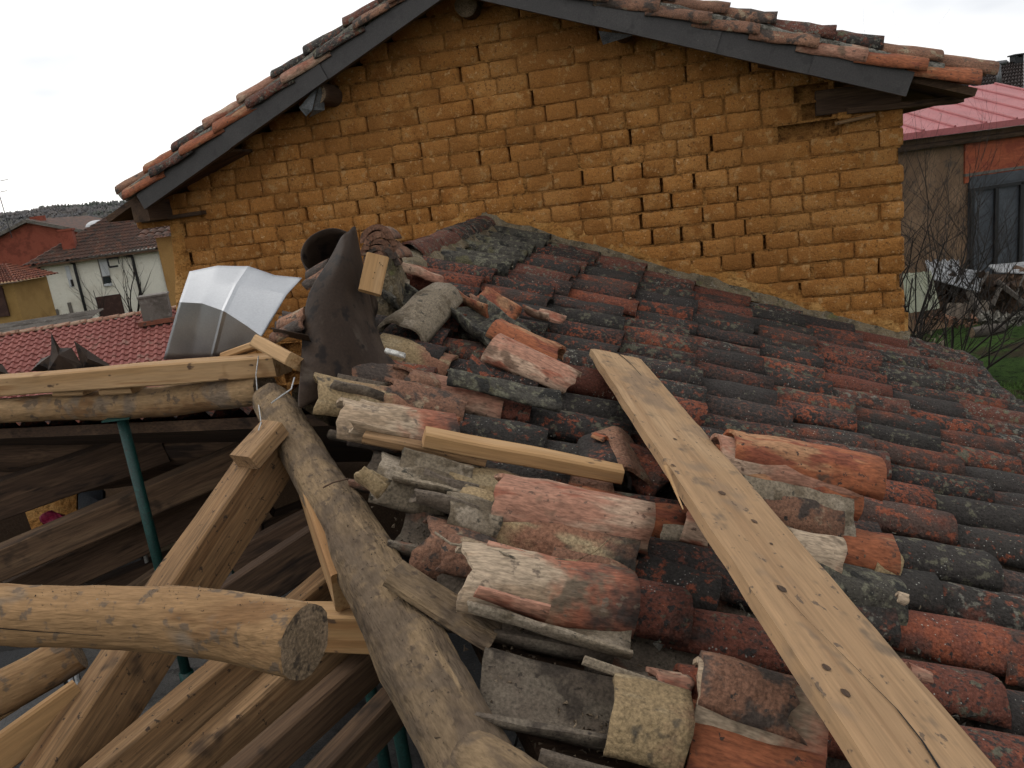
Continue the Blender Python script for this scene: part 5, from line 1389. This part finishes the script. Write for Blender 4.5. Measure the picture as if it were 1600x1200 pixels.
# ------------------------------------------------------------------ right: brick barn with red metal roof
mat('red_metal', (.44, .125, .13), [((.38, .105, .11), 1.0, .46, .62)], bump=(5, .1), rough=.5)
mat('gate_grey', (.055, .063, .075), [((.075, .085, .10), 2, .48, .62)], bump=(6, .2), rough=.6)
mat('brick_orange', (.27, .07, .032), [((.21, .05, .026), 3, .46, .62), ((.34, .10, .05), 9, .56, .68, (.2, .2, 4))], k=1.0, bump=(10, .4, .01))
def brick_barn():
    A = at(1380, 218, 19.0); B = at(1680, 166, 20.0); A.z = B.z = 4.92
    d = (B-A).normalized(); n = V((d.y, -d.x, 0)); n = -n if n.y > 0 else n
    t = root('brick_barn', V((A.x, A.y, 0)), 'brick barn with pinkish red metal roof and grey gate at right', 'barn')
    poly('wall', [V((A.x, A.y, -.5)), V((B.x, B.y, -.5)), B-UP*.12, A-UP*.12], 7, -n, 'barn_wall', t)
    def Wp(x, y, off=0): return on(x, y, A+n*off, n)
    def rect(name, x0, y0, x1, y1, m, off, th, parent=t):
        a, b = Wp(x0, y0), Wp(x1, y1); s0, s1 = (a-A).dot(d), (b-A).dot(d)
        return poly(name, [V((A.x, A.y, 0))+d*s+UP*z+n*off for s, z in ((s0, b.z), (s1, b.z), (s1, a.z), (s0, a.z))], th, -n, m, parent)
    rect('brick_panel', 1506, 217, 1675, 262, 'brick_orange', .05, .08)
    rect('lintel', 1505, 272, 1675, 252, 'concrete_grey', .08, .1)
    g = rect('gate', 1512, 277, 1670, 470, 'gate_grey', .06, .05)
    rect('gate_header', 1512, 277, 1670, 268, 'gate_grey', .075, .05, g)
    for x in (1514, 1552, 1591, 1632):
        a = Wp(x, 300); s = (a-A).dot(d)
        b_ = V((A.x, A.y, 0))+d*s+n*.1
        m = MB(); m.box((-.05, -.03, 0), (.05, .03, 3.45), M=frame(b_, d, UP)); m.build('gate_post', 'dark_trim', g)
    m = MB(); q = Wp(1514, 297); m.box((-.1, -.03, -.04), (3.4, .03, .04), M=frame(V((q.x, q.y, q.z))+n*.1, d, UP)); m.build('gate_rail', 'dark_trim', g)
    # roof: sheet with standing seams
    e0, e1 = A+n*.55-d*.2, B+n*.55+d*.3; r0, r1 = e0-n*3.4+UP*1.05, e1-n*3.4+UP*1.05
    poly('roof', [e0, e1, r1, r0], .05, UP, 'red_metal', t)
    poly('roof_rear', [r0, r1, r1-n*3.4-UP*1.05, r0-n*3.4-UP*1.05], .05, UP, 'red_metal', t)
    Ln = (e1-e0).length; k = 7
    for i in range(k+1):
        s = d*(Ln*i/k)
        m = MB(); m.tube([e0+s+UP*.06, r0+s+UP*.06], .035, 6); m.build('seam', 'red_metal', t)
    poly('eave_trim', [e0-UP*.10, e1-UP*.10, e1+UP*.04, e0+UP*.04], .03, n, 'red_metal', t)
    poly('soffit', [e0-UP*.06-n*.02, e1-UP*.06-n*.02, e1-n*.6-UP*.06, e0-n*.6-UP*.06], .03, -UP, 'wood_dark', t)
    m = MB(); m.tube([e0-UP*.3-n*.3, e1-UP*.3-n*.3], .07, 8); m.build('beam', 'wood_dark', t)
brick_barn()
def far_house():
    t = root('dark_roofed_house', at(1530, 160, 34)*1, 'house with dark brown tile roof and cream gable behind the barn', 'house')
    e0, e1 = at(1440, 172, 34), at(1600, 146, 33); e0.z = e1.z = (e0.z+e1.z)/2
    r0, r1 = at(1500, 112, 37), at(1600, 91, 36.5); r0.z = r1.z = (r0.z+r1.z)/2
    mat('roof_dark', (.035, .024, .021), [((.05, .036, .032), 4, .5, .62)], bump=(10, .5, .03))
    f = at(1588, 98, 36)
    tiled('roof', e0, e1, r0+(r0-r1)*.0, r1, 26, 10, 'roof_dark', t, .09, .06)
    mat('plaster_cream', (.46, .42, .35), [((.36, .33, .27), 2, .48, .64)], bump=(8, .2))
    q = e1-V((0, 0, .1)); b = e1+V((1.3, 5.5, -.1)); a = r1+V((.02, .2, -.05))
    poly('gable_wall', [V((q.x+.05, q.y, 0)), V((b.x, b.y, 0)), b, a, q+V((.05, 0, 0))], .2, V((-1, 0, 0)), 'plaster_cream', t)
    poly('front_wall', [V((e0.x, e0.y+.4, 0)), V((e1.x, e1.y+.4, 0)), e1+V((0, .4, -.1)), e0+V((0, .4, -.1))], .3, V((0, 1, 0)), 'plaster_cream', t)
    m = MB(); m.tube([e0+V((0, -.1, -.05)), e1+V((0, -.1, -.05))], .09, 8); m.build('gutter', 'shutter_white', t, smooth=True)
    c = at(1588.5, 98, 36.3)
    m = MB(); m.box((-.2, -.2, -1.6), (.2, .2, .18), M=Matrix.Translation(c)); m.build('chimney', 'dark_trim', t)
    m = MB(); m.box((-.27, -.27, .3), (.27, .27, .36), M=Matrix.Translation(c)); m.box((-.2, -.2, .18), (-.13, .2, .3), M=Matrix.Translation(c)); m.box((.13, -.2, .18), (.2, .2, .3), M=Matrix.Translation(c)); m.build('chimney_cap', 'dark_trim', t)
    p = at(1561, 128, 33.0); 
    m = MB(); m.tube([p-UP*.2, at(1560, 101, 33.0)], .10, 10); m.build('flue', 'galvanized_dull', t, smooth=True)
    m = MB(); m.tube([at(1559, 99, 33.0)-V((.12, 0, 0)), at(1559, 99, 33)+V((.35, 0, 0))], .10, 10); m.build('flue_cap', 'galvanized_dull', t, smooth=True)
far_house()

# ------------------------------------------------------------------ scrap heap on the grass
mat('panel_green', (.27, .285, .20), [((.22, .235, .16), 3, .46, .62), ((.15, .14, .1), 6, .6, .7)], bump=(6, .2), rough=.6)
mat('zinc_white', (.36, .37, .38), [((.24, .245, .25), 5, .48, .62)], bump=(9, .2), rough=.5, metal=.3)
def leaning(name, pts, m, label, waves, amp, cat, along=0):
    a, b, c, d_ = pts       # bl, br, tr, tl
    vs = []; fs = []; n = waves*6
    for i in range(n+1):
        s = i/n
        for e in range(2):
            p = (a*(1-s)+b*s) if e == 0 else (d_*(1-s)+c*s)
            off = amp*math.sin(2*math.pi*waves*s) if along == 0 else amp*max(0, math.cos(2*math.pi*waves*s))**8
            vs.append(p+((b-a).cross(d_-a)).normalized()*off)
    for i in range(n): fs.append((2*i, 2*i+2, 2*i+3, 2*i+1))
    o = mk(name, vs, fs, m, smooth=along == 0); md = o.modifiers.new('s', 'SOLIDIFY'); md.thickness = .008
    tag(o, label, cat)
leaning('cladding_sheet', (at(1416, 490, 14.2), at(1467, 482, 14.4), at(1453, 424, 15.0), at(1409, 428, 14.8)), 'panel_green', 'pale green ribbed panel leaning beyond the adobe corner', 4, .03, 'panel', 1)
leaning('corrugated_sheet', (at(1530, 458, 15.2), at(1540, 424, 16.2), at(1448, 412, 16.2), at(1455, 436, 15.2)), 'zinc_white', 'grey white corrugated sheet sloping over the scrap heap', 6, .035, 'sheet')
leaning('corrugated_sheet', (at(1640, 430, 16.0), at(1640, 405, 17), at(1545, 414, 17), at(1560, 426, 16.0)), 'zinc_white', 'corrugated sheet at the right edge of the scrap heap', 5, .035, 'sheet')
leaning('corrugated_sheet', (at(1455, 432, 16.4), at(1500, 425, 16.6), at(1498, 405, 17), at(1445, 408, 17)), 'zinc_white', 'small corrugated sheet behind the sloping one', 4, .035, 'sheet')
rnd = random.Random(77)
def hp(x, y, d): return at(x, y, d)
def pole(x0, y0, d0, x1, y1, d1, w_, m, label, sd=0, cat='timber'):
    o = timber('scrap_timber', at(x0, y0, d0), at(x1, y1, d1), w_, w_*.6, m, None, up=CU, seed=sd, wob=.02); tag(o, label, cat, 'timbers of the scrap heap')
mat('wood_grey', (.10, .085, .07), [((.15, .13, .11), 6, .5, .62, (.1, 1, 1)), ((.05, .042, .034), 8, .55, .66)], bump=(30, .5), rand=.2)
pole(1516, 455, 15.0, 1534, 500, 14.8, .16, 'wood_grey', 'thick grey timber standing upright in the scrap heap', 1)
pole(1526, 470, 15.2, 1548, 498, 15.0, .10, 'wood_grey', 'grey timber leaning right of the thick upright one', 2)
pole(1560, 440, 15.6, 1605, 478, 15.2, .13, 'wood_grey', 'dark beam sloping down to the right in the scrap heap', 3)
pole(1562, 450, 15.5, 1550, 478, 15.4, .08, 'wood_grey', 'short prop under the dark sloping beam', 4)
pole(1545, 425, 15.6, 1525, 455, 15.4, .05, 'wood_grey', 'thin stick leaning on the corrugated sheet', 5)
pole(1600, 430, 15.8, 1588, 462, 15.6, .04, 'wood_grey', 'thin pale stick at the right of the scrap heap', 6)
pole(1470, 445, 16.2, 1640, 440, 16.4, .5, 'wood_dark', 'dark plank stack at the back of the scrap heap', 7, 'timber')
pole(1445, 470, 16.4, 1640, 472, 16.6, .7, 'wood_dark', 'low dark log pile under the corrugated sheets', 8, 'timber')
o = log('fallen_log', [at(1518, 520, 14.4), at(1540, 517, 14.4), at(1567, 513, 14.4)], [.10, .11, .10], 'wood_grey', seed=4); tag(o, 'short grey log lying on the grass', 'log')
for i, (x, y) in enumerate(((1488, 500), (1500, 500), (1513, 499), (1540, 496))):
    b = at(x, y, 14.9); tp = at(x+3, y-26, 15.1)
    o = obj('stood_tile', tile_mesh('tile_dusty', L=(tp-b).length, w0=.2, w1=.17, hh=.08, seed=700+i), None, frame(b, tp-b, -CF))
    tag(o, ['first', 'second', 'third', 'fourth'][i]+' roof tile from the left stood upright before the scrap heap', 'roof tile', 'tiles stood upright before the heap')
def heap(name, n, x0, x1, y0, y1, d, m, label, r0, r1, seed):
    def f(rnd):
        return at(rnd.uniform(x0, x1), rnd.uniform(y0, y1), d+rnd.uniform(-.3, .3)), UP
    crumbs(name, n, f, m, label, r0, r1, seed)
heap('rubble', 160, 1530, 1600, 490, 506, 14.8, 'mortar_verge', 'pale rubble heap right of the stood tiles', .04, .16, 1)
heap('rubble', 90, 1430, 1530, 492, 508, 14.9, 'tile_brown', 'reddish broken tile rubble at the edge of the grass', .03, .11, 2)
heap('rubble', 12, 1425, 1475, 520, 535, 13.6, 'tile_beige', 'few pale stones on the grass by the adobe corner', .04, .1, 3)
heap('brush', 260, 1440, 1600, 440, 486, 16.0, 'wood_dark', 'tangled dark brushwood filling the scrap heap', .1, .45, 4)
# grass blades
def grass():
    rnd = random.Random(6); mb = MB()
    for i in range(26000):
        x = rnd.uniform(3.6, 12.5); y = rnd.uniform(6.5, 15.0); z = .12*n3((x, y, 0), .12)
        h = rnd.uniform(.03, .10); a = rnd.random()*6.3; w_ = .012
        p = V((x, y, z)); s = V((math.cos(a), math.sin(a), 0))*w_
        mb.add([p-s, p+s, p+V((rnd.gauss(0, .03), rnd.gauss(0, .03), h))], [(0, 1, 2)])
    mat('grass_blade', (.075, .15, .026), [((.10, .17, .035), 3, .46, .6), ((.075, .07, .025), 2, .58, .68)], bump=None, world=True, rough=.9)
    tag(mb.build('grass', 'grass_blade'), 'short green grass of the yard at right', 'grass', kind='stuff')
grass()

# ------------------------------------------------------------------ things inside the loft
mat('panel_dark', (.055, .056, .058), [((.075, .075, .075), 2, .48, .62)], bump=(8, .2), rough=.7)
mat('plywood', (.34, .25, .14), [((.26, .19, .11), 4, .48, .62, (.3, 1, 1))], bump=(20, .2))
mat('pink_cloth', (.55, .03, .11), [((.65, .10, .2), 9, .5, .62)], bump=(20, .4), rough=.7)
def slab(name, pts, th, m, label, cat):
    n = (pts[1]-pts[0]).cross(pts[3]-pts[0]).normalized()
    o = poly(name, pts, th, n, m, None); tag(o, label, cat)
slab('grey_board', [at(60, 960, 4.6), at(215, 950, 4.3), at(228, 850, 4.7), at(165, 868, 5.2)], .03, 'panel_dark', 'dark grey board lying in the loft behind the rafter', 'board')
slab('plywood_sheet', [at(238, 880, 4.5), at(330, 840, 4.6), at(370, 770, 5.2), at(240, 830, 5.2)], .02, 'plywood', 'light plywood sheet right of the green prop in the loft', 'plywood')
o = timber('white_strip', at(92, 916, 4.4), at(165, 873, 4.8), .02, .03, 'white_paint', None, up=CU, seed=91); tag(o, 'white strip along the edge of the grey board', 'strip')
o = timber('white_strip', at(224, 855, 4.4), at(234, 895, 4.35), .02, .02, 'white_paint', None, up=CU, seed=92); tag(o, 'short white strip beside the green prop', 'strip')
slab('orange_partition', [at(55, 830, 5.6), at(125, 812, 5.6), at(125, 770, 5.7), at(40, 790, 5.7)], .04, 'adobe_render', 'small orange wall piece glimpsed deep in the loft', 'partition')
slab('blue_panel', [at(126, 800, 5.6), at(165, 788, 5.6), at(165, 768, 5.7), at(126, 770, 5.7)], .03, 'gate_grey', 'bluish panel beside the orange wall piece in the loft', 'panel')
def cloth(x0, y0, x1, y1, d, label, sd):
    vs = []; fs = []; n = 8
    for j in range(n+1):
        for i in range(n+1):
            s, t = i/n, j/n
            q = at(x0+(x1-x0)*s, y0+(y1-y0)*t-6*math.sin(math.pi*s), d)+CF*(.08*n3((s*3, t*3, sd), 1))
            vs.append(q)
    for j in range(n):
        for i in range(n): fs.append((j*(n+1)+i, j*(n+1)+i+1, (j+1)*(n+1)+i+1, (j+1)*(n+1)+i))
    o = mk('pink_bag', vs, fs, 'pink_cloth', smooth=True); md = o.modifiers.new('s', 'SOLIDIFY'); md.thickness = .03; tag(o, label, 'bag')
cloth(70, 808, 112, 822, 5.0, 'crumpled pink plastic bag in front of the orange wall piece', 1)
cloth(202, 842, 226, 856, 4.6, 'small bright pink bag left of the green prop', 2)
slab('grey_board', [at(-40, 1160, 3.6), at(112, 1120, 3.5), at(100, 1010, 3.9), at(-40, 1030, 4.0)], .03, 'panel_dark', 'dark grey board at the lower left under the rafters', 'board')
for i, x in enumerate((108, 118)):
    o = timber('metal_stud', at(x-4, 1025, 3.4), at(x+8, 1085, 3.35), .025, .02, 'zinc_white', None, up=CR, seed=95+i); tag(o, ['left', 'right'][i]+' one of two thin metal studs at lower left', 'stud')
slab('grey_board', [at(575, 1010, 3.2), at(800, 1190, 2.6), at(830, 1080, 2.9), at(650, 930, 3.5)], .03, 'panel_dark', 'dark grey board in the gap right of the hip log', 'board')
